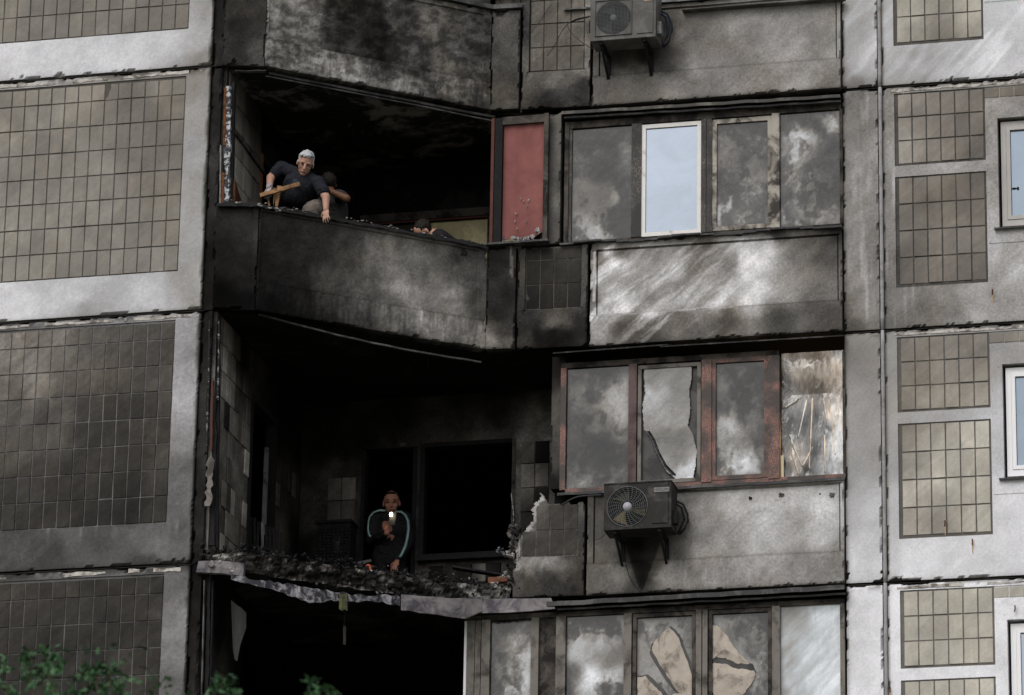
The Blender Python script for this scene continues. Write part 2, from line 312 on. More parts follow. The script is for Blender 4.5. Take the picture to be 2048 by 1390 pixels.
def crackle():
    mt, nt, b = newmat('crackled_brown_paint'); geo = nt.nodes.new('ShaderNodeNewGeometry'); pos = geo.outputs['Position']
    v = nt.nodes.new('ShaderNodeTexVoronoi'); v.feature = 'DISTANCE_TO_EDGE'; v.inputs['Scale'].default_value = 62; nt.links.new(mapv(nt, pos, scale=(1, 1, .7)), v.inputs['Vector'])
    e = maprange(nt, v.outputs['Distance'], .05, .14)
    big = noise(nt, pos, 3.5, 5, .6); bz = maprange(nt, big, .40, .55)
    cell = mixc(nt, bz, (.14, .055, .045), (.055, .042, .038)); edge = mixc(nt, bz, (.26, .15, .12), (.05, .04, .036))
    nt.links.new(mixc(nt, e, edge, cell), b.inputs['Base Color']); b.inputs['Roughness'].default_value = .6
    bump(nt, b, e, .6, .004); return mt
M['crackle'] = crackle()
def crackle_dark():
    mt, nt, b = newmat('black_blistered_frame'); geo = nt.nodes.new('ShaderNodeNewGeometry'); pos = geo.outputs['Position']
    v = nt.nodes.new('ShaderNodeTexVoronoi'); v.feature = 'DISTANCE_TO_EDGE'; v.inputs['Scale'].default_value = 55; nt.links.new(mapv(nt, pos, scale=(1, 1, .6)), v.inputs['Vector'])
    e = maprange(nt, v.outputs['Distance'], .03, .08); bz = maprange(nt, noise(nt, pos, 3.0, 5, .6), .45, .56)
    cell = (.022, .019, .018); edge = mixc(nt, bz, (.025, .022, .02), (.17, .155, .14))
    nt.links.new(mixc(nt, e, edge, cell), b.inputs['Base Color']); b.inputs['Roughness'].default_value = .65
    bump(nt, b, e, .6, .004); return mt
M['blister'] = crackle_dark()
def ceiling_mat(name, lo, hi, a, b_, sc=1.3):
    mt, nt, b = newmat(name); geo = nt.nodes.new('ShaderNodeNewGeometry'); pos = geo.outputs['Position']
    n = noise(nt, pos, sc, 9, .68, .5); n2 = noise(nt, pos, 14, 6, .7)
    f = maprange(nt, mth(nt, 'MULTIPLY_ADD', mth(nt, 'SUBTRACT', n2, .5), .12, n), lo, hi)
    nt.links.new(mixc(nt, f, a, b_), b.inputs['Base Color']); b.inputs['Roughness'].default_value = .95; b.inputs['Specular IOR Level'].default_value = .1
    bump(nt, b, mth(nt, 'ADD', f, n2), .4, .01); return mt
M['ceil1'] = ceiling_mat('patchy_burnt_ceiling', .51, .60, (.018, .017, .017), (.20, .19, .18))
M['ceil2'] = ceiling_mat('black_burnt_ceiling', .55, .75, (.007, .007, .007), (.035, .033, .032))
M['ceil3'] = ceiling_mat('grey_stained_ceiling', .48, .60, (.010, .010, .010), (.05, .048, .048), 1.1)
M['side_soot'] = stained('soot_side_wall', n1a=.6, n2a=.4, streak=.1, pits=.4, pale=.3)
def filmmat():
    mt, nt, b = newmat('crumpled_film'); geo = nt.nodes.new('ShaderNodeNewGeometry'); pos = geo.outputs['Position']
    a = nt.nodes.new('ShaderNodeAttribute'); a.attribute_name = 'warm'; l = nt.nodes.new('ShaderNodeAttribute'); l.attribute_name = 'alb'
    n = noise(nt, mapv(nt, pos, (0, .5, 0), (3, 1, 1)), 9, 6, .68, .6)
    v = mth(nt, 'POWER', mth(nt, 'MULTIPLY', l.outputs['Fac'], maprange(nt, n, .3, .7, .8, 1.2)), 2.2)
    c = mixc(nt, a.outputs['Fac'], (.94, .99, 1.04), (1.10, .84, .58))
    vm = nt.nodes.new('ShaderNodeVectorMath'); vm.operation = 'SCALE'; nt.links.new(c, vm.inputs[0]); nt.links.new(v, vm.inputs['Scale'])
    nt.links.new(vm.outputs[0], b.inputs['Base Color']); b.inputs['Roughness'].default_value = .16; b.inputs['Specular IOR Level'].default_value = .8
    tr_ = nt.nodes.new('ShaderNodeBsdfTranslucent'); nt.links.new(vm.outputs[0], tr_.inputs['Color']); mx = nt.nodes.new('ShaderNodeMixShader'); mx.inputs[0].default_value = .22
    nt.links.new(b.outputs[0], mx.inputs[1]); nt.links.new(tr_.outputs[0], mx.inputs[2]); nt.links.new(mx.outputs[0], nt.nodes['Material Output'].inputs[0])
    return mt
M['film'] = filmmat()
def emis(name, c, s):
    mt, nt, b = newmat(name); b.inputs['Emission Color'].default_value = (*c, 1); b.inputs['Emission Strength'].default_value = s; b.inputs['Base Color'].default_value = (*c, 1); return mt
M['flash'] = emis('phone_torch', (1.0, .82, .55), 40)

# ------------------------------------------------------------------ stains: readings (pixel, pixel, tone 0-255) turned into points on the surface
GAIN = {}
def gain(lst, g):
    for l, k in zip(lst, g): GAIN[id(l)] = k
    return lst
def controls(lst, A, B):
    d = np.array([B[0] - A[0], B[1] - A[1]]); d /= np.linalg.norm(d); P = []
    for px, py, L in lst:
        p = at_plane(px, py, A, B); P.append(((p[0] - A[0]) * d[0] + (p[1] - A[1]) * d[1], p[2], L / 255.0 * GAIN.get(id(lst), 1.0)))
    return np.array(P)
def idw(P, u, z, power=3.2, eps=.0025):
    u = np.asarray(u, float); z = np.asarray(z, float); num = 0; den = 0
    for a, b, L in P:
        w = 1.0 / ((u - a) ** 2 + (z - b) ** 2 + eps) ** (power / 2); num = num + w * L; den = den + w
    return num / den

def lines(a, b, res, feats):
    n = max(2, int(round((b - a) / res)) + 1); L = list(np.linspace(a, b, n))
    for f in feats:
        L = [x for x in L if abs(x - f) > .006 or x in (a, b)]; L += [x for x in (f - .002, f + .002) if a < x < b]
    return np.array(sorted(set(round(x, 5) for x in L)))

def relief(name, A, B, u0, u1, z0, z1, ctrl, mat, fu=(), fz=(), depth=None, res=.022, thick=.2, chip=.012, hole=None, post=None, parent=None, amp=.25, warp=1.0, seed=0, rough=.0015, wob=.07):
    """a slab standing on the line A-B (plan), from u0 to u1 along it and z0 to z1 high; its front is worked in relief"""
    A = np.array(A[:2], float); B = np.array(B[:2], float); d = (B - A) / np.linalg.norm(B - A); n = np.array([d[1], -d[0]])
    U = lines(u0, u1, res, fu); Z = lines(z0, z1, res, fz); UU, ZZ = np.meshgrid(U, Z)
    out = np.zeros_like(UU)
    if depth is not None: out = depth(UU, ZZ) + 0 * UU
    ed = np.minimum(np.minimum(UU - u0, u1 - UU) * 9.0, np.minimum(ZZ - z0, z1 - ZZ))
    cn = fbm(UU * 9 + seed * 3.1, ZZ * 9 + seed, 4); lim = np.clip((cn - .55) * .14, 0, 1) * chip / .012
    chipm = sstep(0, .012, lim - ed)
    out = out - chipm * .035 * (0.6 + .8 * fbm(UU * 40, ZZ * 40, 2)) + rough * (fbm(UU * 7 + seed, ZZ * 7, 4) - .5) * 4
    wa = wob; UW = UU + wa * 2 * (fbm(UU * 3.1 + 31, ZZ * 3.1, 5, .6) - .5) * 2; ZW = ZZ + wa * 2 * (fbm(UU * 3.1 + 77, ZZ * 3.1 + 13, 5, .6) - .5) * 2
    Lv = idw(ctrl, UW, ZW) if ctrl is not None else np.full_like(UU, .5)
    f1 = fbm(UU * 2.3 * warp + seed * 7, ZZ * 2.3 * warp, 6, .6); Lv = Lv * (1 + amp * 2 * (f1 - .5))
    if post is not None: Lv = post(UU, ZZ, Lv)
    Lv = np.clip(Lv * (1 - .25 * chipm), .03, 1.0)
    nu, nz = len(U), len(Z); X = A[0] + d[0] * UU + n[0] * out; Y = A[1] + d[1] * UU + n[1] * out
    XB = A[0] + d[0] * UU - n[0] * thick; YB = A[1] + d[1] * UU - n[1] * thick
    F = []; keep = np.ones((nz - 1, nu - 1), bool)
    if hole is not None:
        uc = (UU[:-1, :-1] + UU[1:, 1:]) / 2; zc = (ZZ[:-1, :-1] + ZZ[1:, 1:]) / 2; keep = ~hole(uc, zc)
    idx = np.arange(nz * nu).reshape(nz, nu); NV = nz * nu
    q = np.stack([idx[:-1, :-1], idx[:-1, 1:], idx[1:, 1:], idx[1:, :-1]], -1)[keep]; F = q.tolist()
    kp = np.pad(keep, 1); back = {}; bl = []
    def bk(i):
        if i not in back: back[i] = NV + len(bl); bl.append(i)
        return back[i]
    for j, i in np.argwhere(keep):
        c = idx[j, i], idx[j, i + 1], idx[j + 1, i + 1], idx[j + 1, i]
        for dj, di, a, b in ((-1, 0, 0, 1), (0, 1, 1, 2), (1, 0, 2, 3), (0, -1, 3, 0)):
            if not kp[j + 1 + dj, i + 1 + di]: F.append([c[b], c[a], bk(c[a]), bk(c[b])])
    V = np.stack([X.ravel(), Y.ravel(), ZZ.ravel()], 1); bl = np.array(bl, int)
    VB = np.stack([XB.ravel()[bl], YB.ravel()[bl], ZZ.ravel()[bl]], 1); V = np.concatenate([V, VB])
    o_ = len(V); cs = [(u0, z0), (u1, z0), (u1, z1), (u0, z1)]
    base = np.array([(X.min() + X.max()) / 2, (Y.min() + Y.max()) / 2, z0]) if parent is None else np.array(wloc(parent))
    me = bpy.data.meshes.new(name); me.from_pydata((V - base).tolist(), [], F)
    at_ = me.attributes.new('alb', 'FLOAT', 'POINT'); at_.data.foreach_set('value', np.concatenate([Lv.ravel(), Lv.ravel()[bl] * .7]).astype(np.float32))
    me.materials.append(mat); me.update()
    ob = bpy.data.objects.new(name, me); col.objects.link(ob)
    if parent is None: ob.location = base
    else: ob.parent = parent
    return ob

TILE = {}
def tile_mesh(w, h, t=.012, bev=.004, kind=0):
    k = (round(w, 3), round(h, 3), t, kind)
    if k in TILE: return TILE[k]
    r = random.Random(kind * 31 + 5)
    x0, x1, z0, z1 = -w / 2, w / 2, -h / 2, h / 2; j = lambda: r.uniform(-.0015, .0015)
    vs = [(x0 + j(), 0, z0 + j()), (x1 + j(), 0, z0 + j()), (x1 + j(), 0, z1 + j()), (x0 + j(), 0, z1 + j()),
          (x0 + bev, -t, z0 + bev), (x1 - bev, -t + j(), z0 + bev), (x1 - bev, -t, z1 - bev), (x0 + bev, -t + j(), z1 - bev)]
    me = bpy.data.meshes.new('tile'); me.from_pydata(vs, [], [(4, 5, 6, 7), (0, 1, 5, 4), (1, 2, 6, 5), (2, 3, 7, 6), (3, 0, 4, 7)]); me.update(); TILE[k] = me; return me
def tiles(parent, A, B, u0, u1, zs, ncol, ctrl, out, mat, gap=.007, skip=None, jit=.0022, name='tile', noise_amp=.06):
    A = np.array(A[:2], float); B = np.array(B[:2], float); d = (B - A) / np.linalg.norm(B - A); n = np.array([d[1], -d[0]]); ang = math.atan2(d[1], d[0])
    base = np.array(wloc(parent)); w = (u1 - u0) / ncol; wid = w - gap
    for ri in range(len(zs) - 1):
        h = zs[ri + 1] - zs[ri] - gap
        for ci in range(ncol):
            u = u0 + w * (ci + .5); z = (zs[ri] + zs[ri + 1]) / 2
            if skip and skip(u, z, ci, ri): continue
            me = tile_mesh(wid, h, kind=random.randrange(4))
            if not me.materials: me.materials.append(mat)
            o = bpy.data.objects.new(name, me); col.objects.link(o); o.parent = parent
            ou = out + random.gauss(0, jit)
            o.location = (A[0] + d[0] * u + n[0] * ou - base[0], A[1] + d[1] * u + n[1] * ou - base[1], z - base[2])
            o.rotation_euler = (random.gauss(0, .010), random.gauss(0, .006), ang + random.gauss(0, .012))
            if me.materials[0] != mat: o.material_slots[0].link = 'OBJECT'; o.material_slots[0].material = mat
            tv = 1 + random.gauss(0, noise_amp * .5)
            for k, (su, sz) in enumerate(((-.5, -.5), (.5, -.5), (-.5, .5), (.5, .5))):
                uu, zz = u + su * w, z + sz * h
                L = float(idw(ctrl, uu, zz)); L *= 1 + .22 * (float(fbm(uu * 1.7 + 5, zz * 1.7, 4)) - .5)
                o['soot_%d' % k] = round(L * tv, 3)

def ragged(name, A, B, u0, u1, zc, hh, out0, out1, mat, parent, amp=.03, seed=0, step=.025, cov=0.0, f=5.0):
    """ragged strip of mortar or sealant along a joint"""
    A = np.array(A[:2], float); B = np.array(B[:2], float); d = (B - A) / np.linalg.norm(B - A); n = np.array([d[1], -d[0]])
    mb = MB(); us = np.arange(u0, u1 + step, step); prev = None
    for u in us:
        a = float(fbm(u * f + seed * 5.3, seed + .5, 4)) - .5; b = float(fbm(u * f * 1.3 + seed * 9.1, seed + 7.5, 4)) - .5; c = float(fbm(u * 12 + seed, 3.3, 3)) - .5
        t = zc + hh / 2 + a * amp * 2; bo = zc - hh / 2 + b * amp * 2
        if cov and fbm(u * 3 + seed * 2.2, 11.5, 3) < cov: prev = None; continue
        if t - bo < .004: t = bo + .004
        o1 = out1 + c * .012
        P = [(A[0] + d[0] * u + n[0] * o, A[1] + d[1] * u + n[1] * o, z) for o, z in ((out0, bo), (o1, bo + .004), (o1, t - .004), (out0, t))]
        if prev is not None: mb.add(prev + P, [(0, 4, 5, 1), (1, 5, 6, 2), (2, 6, 7, 3)])
        prev = P
    return mb.build(name, mat, parent)

# ================================================================== SETTING
g = MB().add([(-400, -400, -14.3), (400, -400, -14.3), (400, 400, -14.3), (-400, 400, -14.3)], [(0, 1, 2, 3)]).build('ground', M['ground']); tag(g, kind='structure')

LA, LB = (-10.2, -2.018), (-6.57, -2.018)            # left block
RA, RB = (0.0, 0.0), (4.2, 0.0)                      # right block
P0, P1, P2, P3 = (-6.455, -2.0), (-6.02, -1.87), (-3.93, -.16), (-3.60, -.14)
J = [5.6, 2.8, 0.0, -2.8]                            # joints: bottom edge of each storey's front panels
STN = ['top storey', 'storey with the red blind', 'storey of the burnt-out balcony', 'lowest storey']

# slabs (floors and ceilings)
def slab(z, top=.15, cm=None):
    outl = [(-10.2, -1.75), (-6.6, -1.75), (-6.45, -1.86), (-6.02, -1.72), (-3.95, -.03), (-3.6, -.01), (0.02, .0), (4.2, .1), (4.2, 5.2), (-10.2, 5.2)]
    mb = MB(); n = len(outl); mb.add([(x, y, z + .012) for x, y in outl] + [(x, y, z + top) for x, y in outl],
        [tuple(range(n))[::-1], tuple(range(n, 2 * n))] + [(i, (i + 1) % n, n + (i + 1) % n, n + i) for i in range(n)])
    return tag(mb.build('floor_slab', cm), kind='structure')
slab(8.4, cm=M['soot']); slab(5.6, cm=M['ceil1']); slab(2.8, cm=M['ceil2']); slab(0.0, top=.13, cm=M['ceil3']); slab(-2.8, cm=M['soot'])
# rooms behind (closed)
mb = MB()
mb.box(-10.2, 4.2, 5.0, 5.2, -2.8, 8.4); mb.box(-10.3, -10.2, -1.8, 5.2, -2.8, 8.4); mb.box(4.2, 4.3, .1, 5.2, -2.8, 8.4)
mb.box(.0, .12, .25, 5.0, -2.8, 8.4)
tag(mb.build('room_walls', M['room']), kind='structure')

# ================================================================== LEFT BLOCK PANELS
c_left_wall = [[(0, 130, 203), (150, 120, 200), (250, 100, 196), (350, 90, 185), (400, 20, 150), (400, 90, 165), (412, 120, 130), (395, 5, 150)],
    [(395, 160, 128), (395, 250, 148), (390, 350, 150), (385, 450, 158), (380, 540, 150), (0, 600, 203), (150, 600, 195), (300, 590, 182), (390, 590, 150), (160, 622, 150), (340, 615, 165)],
    [(378, 650, 150), (370, 750, 145), (365, 850, 138), (362, 950, 112), (357, 1040, 98), (0, 1090, 88), (100, 1090, 76), (200, 1090, 80), (300, 1080, 98), (355, 1090, 96), (300, 1125, 62), (0, 1130, 70), (150, 1065, 95)],
    [(352, 1160, 95), (350, 1250, 108), (340, 1380, 104), (20, 1350, 70)]]
c_left_tile = [[(0, 40, 118), (350, 40, 106), (200, 40, 114)],
    [(0, 200, 120), (0, 540, 118), (200, 350, 113), (280, 260, 92), (300, 300, 95), (350, 200, 103), (350, 350, 105), (350, 500, 108), (180, 500, 115), (100, 200, 118)],
    [(0, 700, 100), (0, 850, 74), (0, 1040, 46), (100, 680, 96), (200, 700, 72), (300, 700, 66), (340, 720, 62), (200, 850, 50), (300, 850, 48), (100, 850, 66), (250, 1000, 36), (330, 1000, 46), (100, 1000, 46), (50, 760, 88), (200, 950, 44), (330, 900, 52)],
    [(0, 1200, 54), (100, 1200, 52), (200, 1200, 46), (300, 1200, 52), (0, 1380, 44), (300, 1380, 50), (150, 1300, 44)]]
lw = (LB[0] - LA[0])
gain(c_left_wall, (1.05, 1.03, 1.0, 1.08)); gain(c_left_tile, (1.02, 1.10, 1.17, 1.08))
llab = ['pale grey tiled wall panel, topmost at the left edge, cut by the frame top', 'cleanest tiled wall panel left of the man with grey hair',
        'smoke-darkened tiled wall panel left of the balcony with the phone man', 'dark tiled wall panel behind the leaves at the lower left']
for s, z in enumerate(J):
    cw = controls(c_left_wall[s], LA, LB); ct = controls(c_left_tile[s], LA, LB)
    uT = lw - .285; zt0, zt1 = z + .455, z + 2.70
    def dep(u, zz, uT=uT, zt0=zt0, zt1=zt1):
        return np.where((u < uT) & (zz > zt0) & (zz < zt1), -.012, 0.0)
    def post(u, zz, L, z=z, s=s):
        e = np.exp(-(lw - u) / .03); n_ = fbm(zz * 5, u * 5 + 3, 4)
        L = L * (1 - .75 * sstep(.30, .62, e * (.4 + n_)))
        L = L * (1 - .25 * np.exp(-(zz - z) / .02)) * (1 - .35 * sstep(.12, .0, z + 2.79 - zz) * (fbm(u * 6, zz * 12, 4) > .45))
        dr = fbm(u * 30, zz * 1.2 + 9, 3)
        fld = (u < lw - .285) & (zz > z + .455) & (zz < z + 2.70); L = np.where(fld, (.32, .32, .27 + .15 * sstep(lw - 3.4, lw - 1.2, u), .36)[s] * (.8 + .4 * fbm(u * 3, zz * 3, 3)), L)
        if s == 2: L = L * (1 + .5 * sstep(.58, .8, dr) * sstep(z + .25, z + .46, zz) * (zz < z + .46))
        return L
    p = relief('wall_panel', LA, LB, 0, lw, z + .012, z + 2.775, cw, M['concrete_white'] if s < 2 else M['concrete_lilac'], fu=(uT,), fz=(zt0, zt1), depth=dep, res=.028, chip=.014, post=post, amp=.10 if s < 2 else .25, seed=s)
    tag(p, llab[s], 'wall panel', 'tiled wall panels left of the balconies')
    zs = [zt0 + .006 + .2895 * k for k in range(8)] + [zt1 - .02]
    nc = 22
    tiles(p, LA, LB, uT - nc * .1527 - .002, uT - .004, zs, nc, ct, -.016, M['tile'] if s < 2 else M['tile_dark'], noise_amp=.05 if s < 2 else .09)
    if s > 0:
        ragged('mortar', LA, LB, .3, lw - .12, z + 2.742, .042, -.02, .006, M['mortar'], p, .026, s, cov=.40 if s < 3 else .5)
    ragged('sealant', LA, LB, 0, lw, z + 2.790, .018, -.05, -.006, M['gap'], p, .007, s + 9)
# dark reveal strip between the left block and the balconies (edge of the side wall)
for s, z in enumerate(J):
    A = (-6.568, -1.985); B = (-6.458, -1.985)
    ctrl = np.array([(0, z + .5, .16), (.1, z + 1.5, .17), (.05, z + 2.6, .13)]) if s != 1 else np.array([(0, z + .5, .13), (.02, z + 1.5, .22), (.1, z + 2.6, .16)])
    o = relief('wall_edge', A, B, 0, .11, z + .0, z + 2.79, ctrl, M['concrete_dark'], res=.03, thick=.5, chip=.02, amp=.4, seed=s + 3)
    tag(o, ['sooty narrow wall edge beside the topmost parapet', 'blackened wall edge just left of the flaking white post', 'black wall edge left of the charred posts', 'black wall edge below the white end strip'][s], 'wall edge', 'narrow wall edges left of the balconies')

# ================================================================== RIGHT BLOCK
c_right = [[(1720, 60, 163), (1720, 130, 172), (1700, 170, 120), (1775, 60, 178), (1850, 140, 172), (2000, 40, 200), (2040, 120, 196), (1850, 160, 150), (1870, 125, 165), (1950, 130, 190)],
    [(1720, 220, 122), (1720, 350, 128), (1720, 500, 132), (1720, 620, 125), (1700, 650, 90), (1775, 300, 132), (1775, 500, 118), (1880, 345, 150), (1985, 200, 138), (1985, 500, 165), (2030, 550, 172), (1850, 610, 108), (1950, 600, 155), (2040, 620, 150), (1900, 585, 122), (1800, 590, 115)],
    [(1720, 700, 132), (1720, 900, 150), (1720, 1000, 165), (1720, 1100, 195), (1775, 720, 138), (1775, 900, 150), (1775, 1050, 185), (1880, 830, 165), (1985, 700, 148), (1990, 850, 185), (2030, 1000, 210), (1850, 1120, 212), (2000, 1120, 212), (1720, 1140, 200)],
    [(1720, 1250, 196), (1720, 1380, 200), (1775, 1250, 200), (1880, 1360, 196), (1990, 1200, 200), (2040, 1180, 190)]]
c_right_tile = [[(1800, 40, 150), (1950, 40, 150), (1800, 85, 140), (1820, 88, 120), (1900, 88, 98), (1950, 85, 130)],
    [(1800, 220, 125), (1950, 220, 108), (1800, 320, 138), (1880, 320, 120), (1950, 320, 88), (1800, 370, 104), (1950, 370, 92), (1880, 400, 98), (1800, 550, 92), (1950, 550, 95), (1920, 440, 116), (2040, 200, 100)],
    [(1800, 700, 100), (1950, 700, 108), (1880, 800, 110), (1800, 800, 96), (1800, 860, 104), (1950, 860, 150), (1800, 960, 128), (1800, 1050, 146), (1950, 1050, 142), (1880, 1040, 118), (1880, 940, 146), (2040, 680, 105)],
    [(1800, 1200, 148), (1950, 1200, 150), (1900, 1340, 155), (2040, 1190, 140)]]
gain(c_right, (1.0, 1.02, 1.01, 1.13)); gain(c_right_tile, (1.10, 1.06, 1.16, 1.10))
rlab = ['pale wall panel with small tile field, topmost at the right edge', 'grey wall panel with brown-stained tiles right of the four-pane glazing with the blue pane',
        'wall panel with rust-streaked tile field right of the crumpled film window', 'cleanest pale wall panel at the lower right corner']
plab = ['pale pilaster strip at the top right beside the topmost parapet', 'grey pilaster strip beside the white-streaked parapet', 'pale pilaster strip beside the crumpled film window', 'whitish pilaster strip beside the bright white pane']
for s, z in enumerate(J):
    cw = controls(c_right[s], RA, RB); ct = controls(c_right_tile[s], RA, RB)
    def post(u, zz, L, z=z, s=s):
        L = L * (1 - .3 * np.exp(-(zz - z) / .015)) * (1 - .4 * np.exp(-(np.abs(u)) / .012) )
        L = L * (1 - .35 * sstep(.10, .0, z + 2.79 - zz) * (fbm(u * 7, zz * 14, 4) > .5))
        fz_ = ((zz > z + .47) & (zz < z + 1.735)) | ((zz > z + 1.865) & (zz < z + 2.705)); fu_ = ((u > .13) & (u < 1.115)); L = np.where(fz_ & fu_ & (fieldon[0] > 0), (.32, .30, .36, .40)[s], L)
        if s == 0:   # scraped white diagonal streaks
            st = fbm((u - zz * .9) * 9, (u * .9 + zz) * 1.3, 4); L = L * (1 + .13 * sstep(.5, .75, st))
        if s == 1:
            st = fbm(u * 26, zz * 1.1, 3); L = L * (1 + .25 * sstep(.6, .8, st) * (u < .4))
        return L
    fieldon = [0]
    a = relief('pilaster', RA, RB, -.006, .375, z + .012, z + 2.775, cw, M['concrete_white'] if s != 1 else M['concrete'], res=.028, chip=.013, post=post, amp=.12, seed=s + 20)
    tag(a, plab[s], 'pilaster', 'pilaster strips right of the glazing')
    # bead of sealant in the vertical joint
    mbb = MB(); mbb.tube([(.404, .012, z + .01 + k * .1395) for k in range(21)], [.022 + .002 * math.sin(k * 2.1) for k in range(21)], 8)
    bo = mbb.build('joint_bead', M['mortarbead'] if 'mortarbead' in M else M.setdefault('mortarbead', plain('grey_joint_bead', (.30, .295, .30), .8, .2, nscale=18, namp=.3, bmp=.3, c2=(.17, .165, .165), thr=(.5, .7))), None, True)
    recentre(bo, (.404, .012, z)); tag(bo, ['rounded joint seal', 'rounded joint seal', 'rounded joint seal', 'rounded joint seal'][s] + ' in the groove beside the ' + ['topmost pilaster', 'grey pilaster by the white-streaked parapet', 'pilaster by the crumpled film', 'lowest pilaster'][s], 'joint seal', 'vertical joint seals on the right wall')
    fu = (.13, 1.105, 1.235); u0 = .43
    zl0, zl1, zu0, zu1, zsur, wo0, wo1 = z + .47, z + 1.735, z + 1.865, z + 2.705, z + 2.565, z + 1.075, z + 2.335
    A2 = (.43, 0.0)
    fieldL, fieldR, sur, win = .13, 1.115, 1.135, 1.245
    def dep(u, zz, v=(zl0, zl1, zu0, zu1, zsur)):
        zl0, zl1, zu0, zu1, zsur = v
        f = ((u > fieldL) & (u < fieldR) & (((zz > zl0) & (zz < zl1)) | ((zz > zu0) & (zz < zu1)))) | ((u >= fieldR) & (zz > zsur) & (zz < zu1))
        return np.where(f, -.012, 0.0) - np.where((~f) & (u > sur) & (zz > z + .9) & (zz < zsur), -.006, 0)
    def hole(u, zz, w=(wo0, wo1)): return (u > win) & (u < win + 1.3) & (zz > w[0]) & (zz < w[1])
    fieldon[0] = 1
    cw2 = cw.copy(); cw2[:, 0] -= .43; ct2 = ct.copy(); ct2[:, 0] -= .43
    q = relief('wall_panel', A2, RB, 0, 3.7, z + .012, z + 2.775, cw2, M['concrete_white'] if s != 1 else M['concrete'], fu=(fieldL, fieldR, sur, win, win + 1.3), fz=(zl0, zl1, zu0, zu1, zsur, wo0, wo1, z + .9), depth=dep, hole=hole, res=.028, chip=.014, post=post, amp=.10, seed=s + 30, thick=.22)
    tag(q, rlab[s], 'wall panel', 'wall panels with tile fields at the right')
    tm = M['tile'] if s in (0, 3) else M.setdefault('tile_brown', stained('browned_ceramic_tile', tint_dark=(1.1, 1.0, .92), tint_light=(1.04, 1.0, .88), rough=.7, spec=.15, n1a=.26, n2a=.10, tile=True, streak=.16, pits=.1, bmp=.12, pale=.35, midt=(1.10, 1.0, .90), brown=1.3))
    tiles(q, A2, RB, fieldL + .034, fieldR - .014, list(np.linspace(zl0 + .03, zl1 - .008, 5)), 6, ct2, -.016, tm, gap=.009)
    tiles(q, A2, RB, fieldL + .034, fieldR - .014, list(np.linspace(zu0 + .02, zu1 - .008, 4)), 6, ct2, -.016, tm, gap=.009)
    tiles(q, A2, RB, fieldR - .004, fieldR + 8 * .16, [zsur + .012, zu1 - .008], 8, ct2, -.016, tm)
    if s > 0: ragged('mortar', A2, RB, .10, 1.7, z + 2.738, .032, -.02, .006, M['mortar'], q, .022, s + 4, cov=.36)
    ragged('sealant', A2, RB, -.42, 3.6, z + 2.791, .018, -.05, -.006, M['gap'], q, .010, s + 14)
    # window in the opening
    wlab = ['white-framed window hidden above', 'grey-framed blue window at the right edge with a black smudge', 'white-framed pale blue window at the right edge', 'white-framed window with blinds at the lower right corner'][s]
    if s > 0:
        x0 = A2[0] + win; x1 = x0 + 1.3
        wt = thing('window', (x0 + .65, .06, wo0), wlab, 'window', 'windows at the right edge')
        fm = M['greymetal'] if s == 1 else M['cleanwhite']
        if s == 1: fm = plain('grey_white_frame', (.40, .385, .37), .5, .3, nscale=9, namp=.2, bmp=.05)
        fr = MB(); fr.box(x0 + .03, x0 + .085, .05, .11, wo0 + .03, wo1 - .03); fr.box(x1 - .085, x1 - .03, .05, .11, wo0 + .03, wo1 - .03)
        fr.box(x0 + .085, x1 - .085, .05, .11, wo0 + .03, wo0 + .10); fr.box(x0 + .085, x1 - .085, .05, .11, wo1 - .085, wo1 - .03); fr.build('frame', fm, wt)
        sh = MB(); e = .118
        sh.box(x0 + .088, x0 + e + .012, .042, .10, wo0 + .103, wo1 - .088); sh.box(x0 + .62, x0 + .66, .042, .10, wo0 + .103, wo1 - .088)
        sh.box(x0 + e + .012, x0 + .62, .042, .10, wo0 + .103, wo0 + .145); sh.box(x0 + e + .012, x0 + .62, .042, .10, wo1 - .13, wo1 - .088)
        sa = sh.build('sash', fm, wt)
        MB().box(x0 + .12, x0 + .63, .075, .085, wo0 + .14, wo1 - .12).build('pane', M['blueglass'] if s < 3 else M['skyglass'], sa)
        MB().box(x0 + .66, x1 - .086, .075, .085, wo0 + .10, wo1 - .086).build('pane', M['blueglass'], wt)
        ga = MB(); ga.box(x0 + .128, x0 + .134, .070, .0745, wo0 + .145, wo1 - .13); ga.build('gasket', M['cable'], wt)
        sl = MB(); sl.add([(x0 - .05, -.05, wo0 - .012), (x1 + .03, -.05, wo0 - .012), (x1 + .03, .10, wo0 + .012), (x0 - .05, .10, wo0 + .012), (x0 - .05, -.05, wo0 - .03), (x1 + .03, -.05, wo0 - .03), (x1 + .03, .10, wo0 + .0), (x0 - .05, .10, wo0 + .0)],
            [(0, 1, 2, 3), (7, 6, 5, 4), (0, 4, 5, 1), (3, 7, 4, 0), (1, 5, 6, 2)]); sl.build('sill', M['darkmetal'], wt)
        ia = MB(); ia.box(x0, x1, .2, .3, wo0, wo0 + .02); 
        if s == 3:
            for k in range(26): MB().box(x0 + .14, x0 + .61, .095, .0975, wo0 + .15 + k * .042, wo0 + .15 + k * .042 + .036).build('blind_slat', M['cleanwhite'], wt)
        if s == 1:
            sm = MB(); 
            for k in range(22):
                a_ = random.uniform(0, 6.28); r_ = random.uniform(0, .05); c_ = (x0 + .16 + r_ * math.cos(a_) * 1.3, .073, wo0 + .46 + r_ * math.sin(a_) * .5)
                sm.ell(c_, (.012, .002, .007), n=6, m_=4)
            sm.build('smudge', M['soot'], wt)

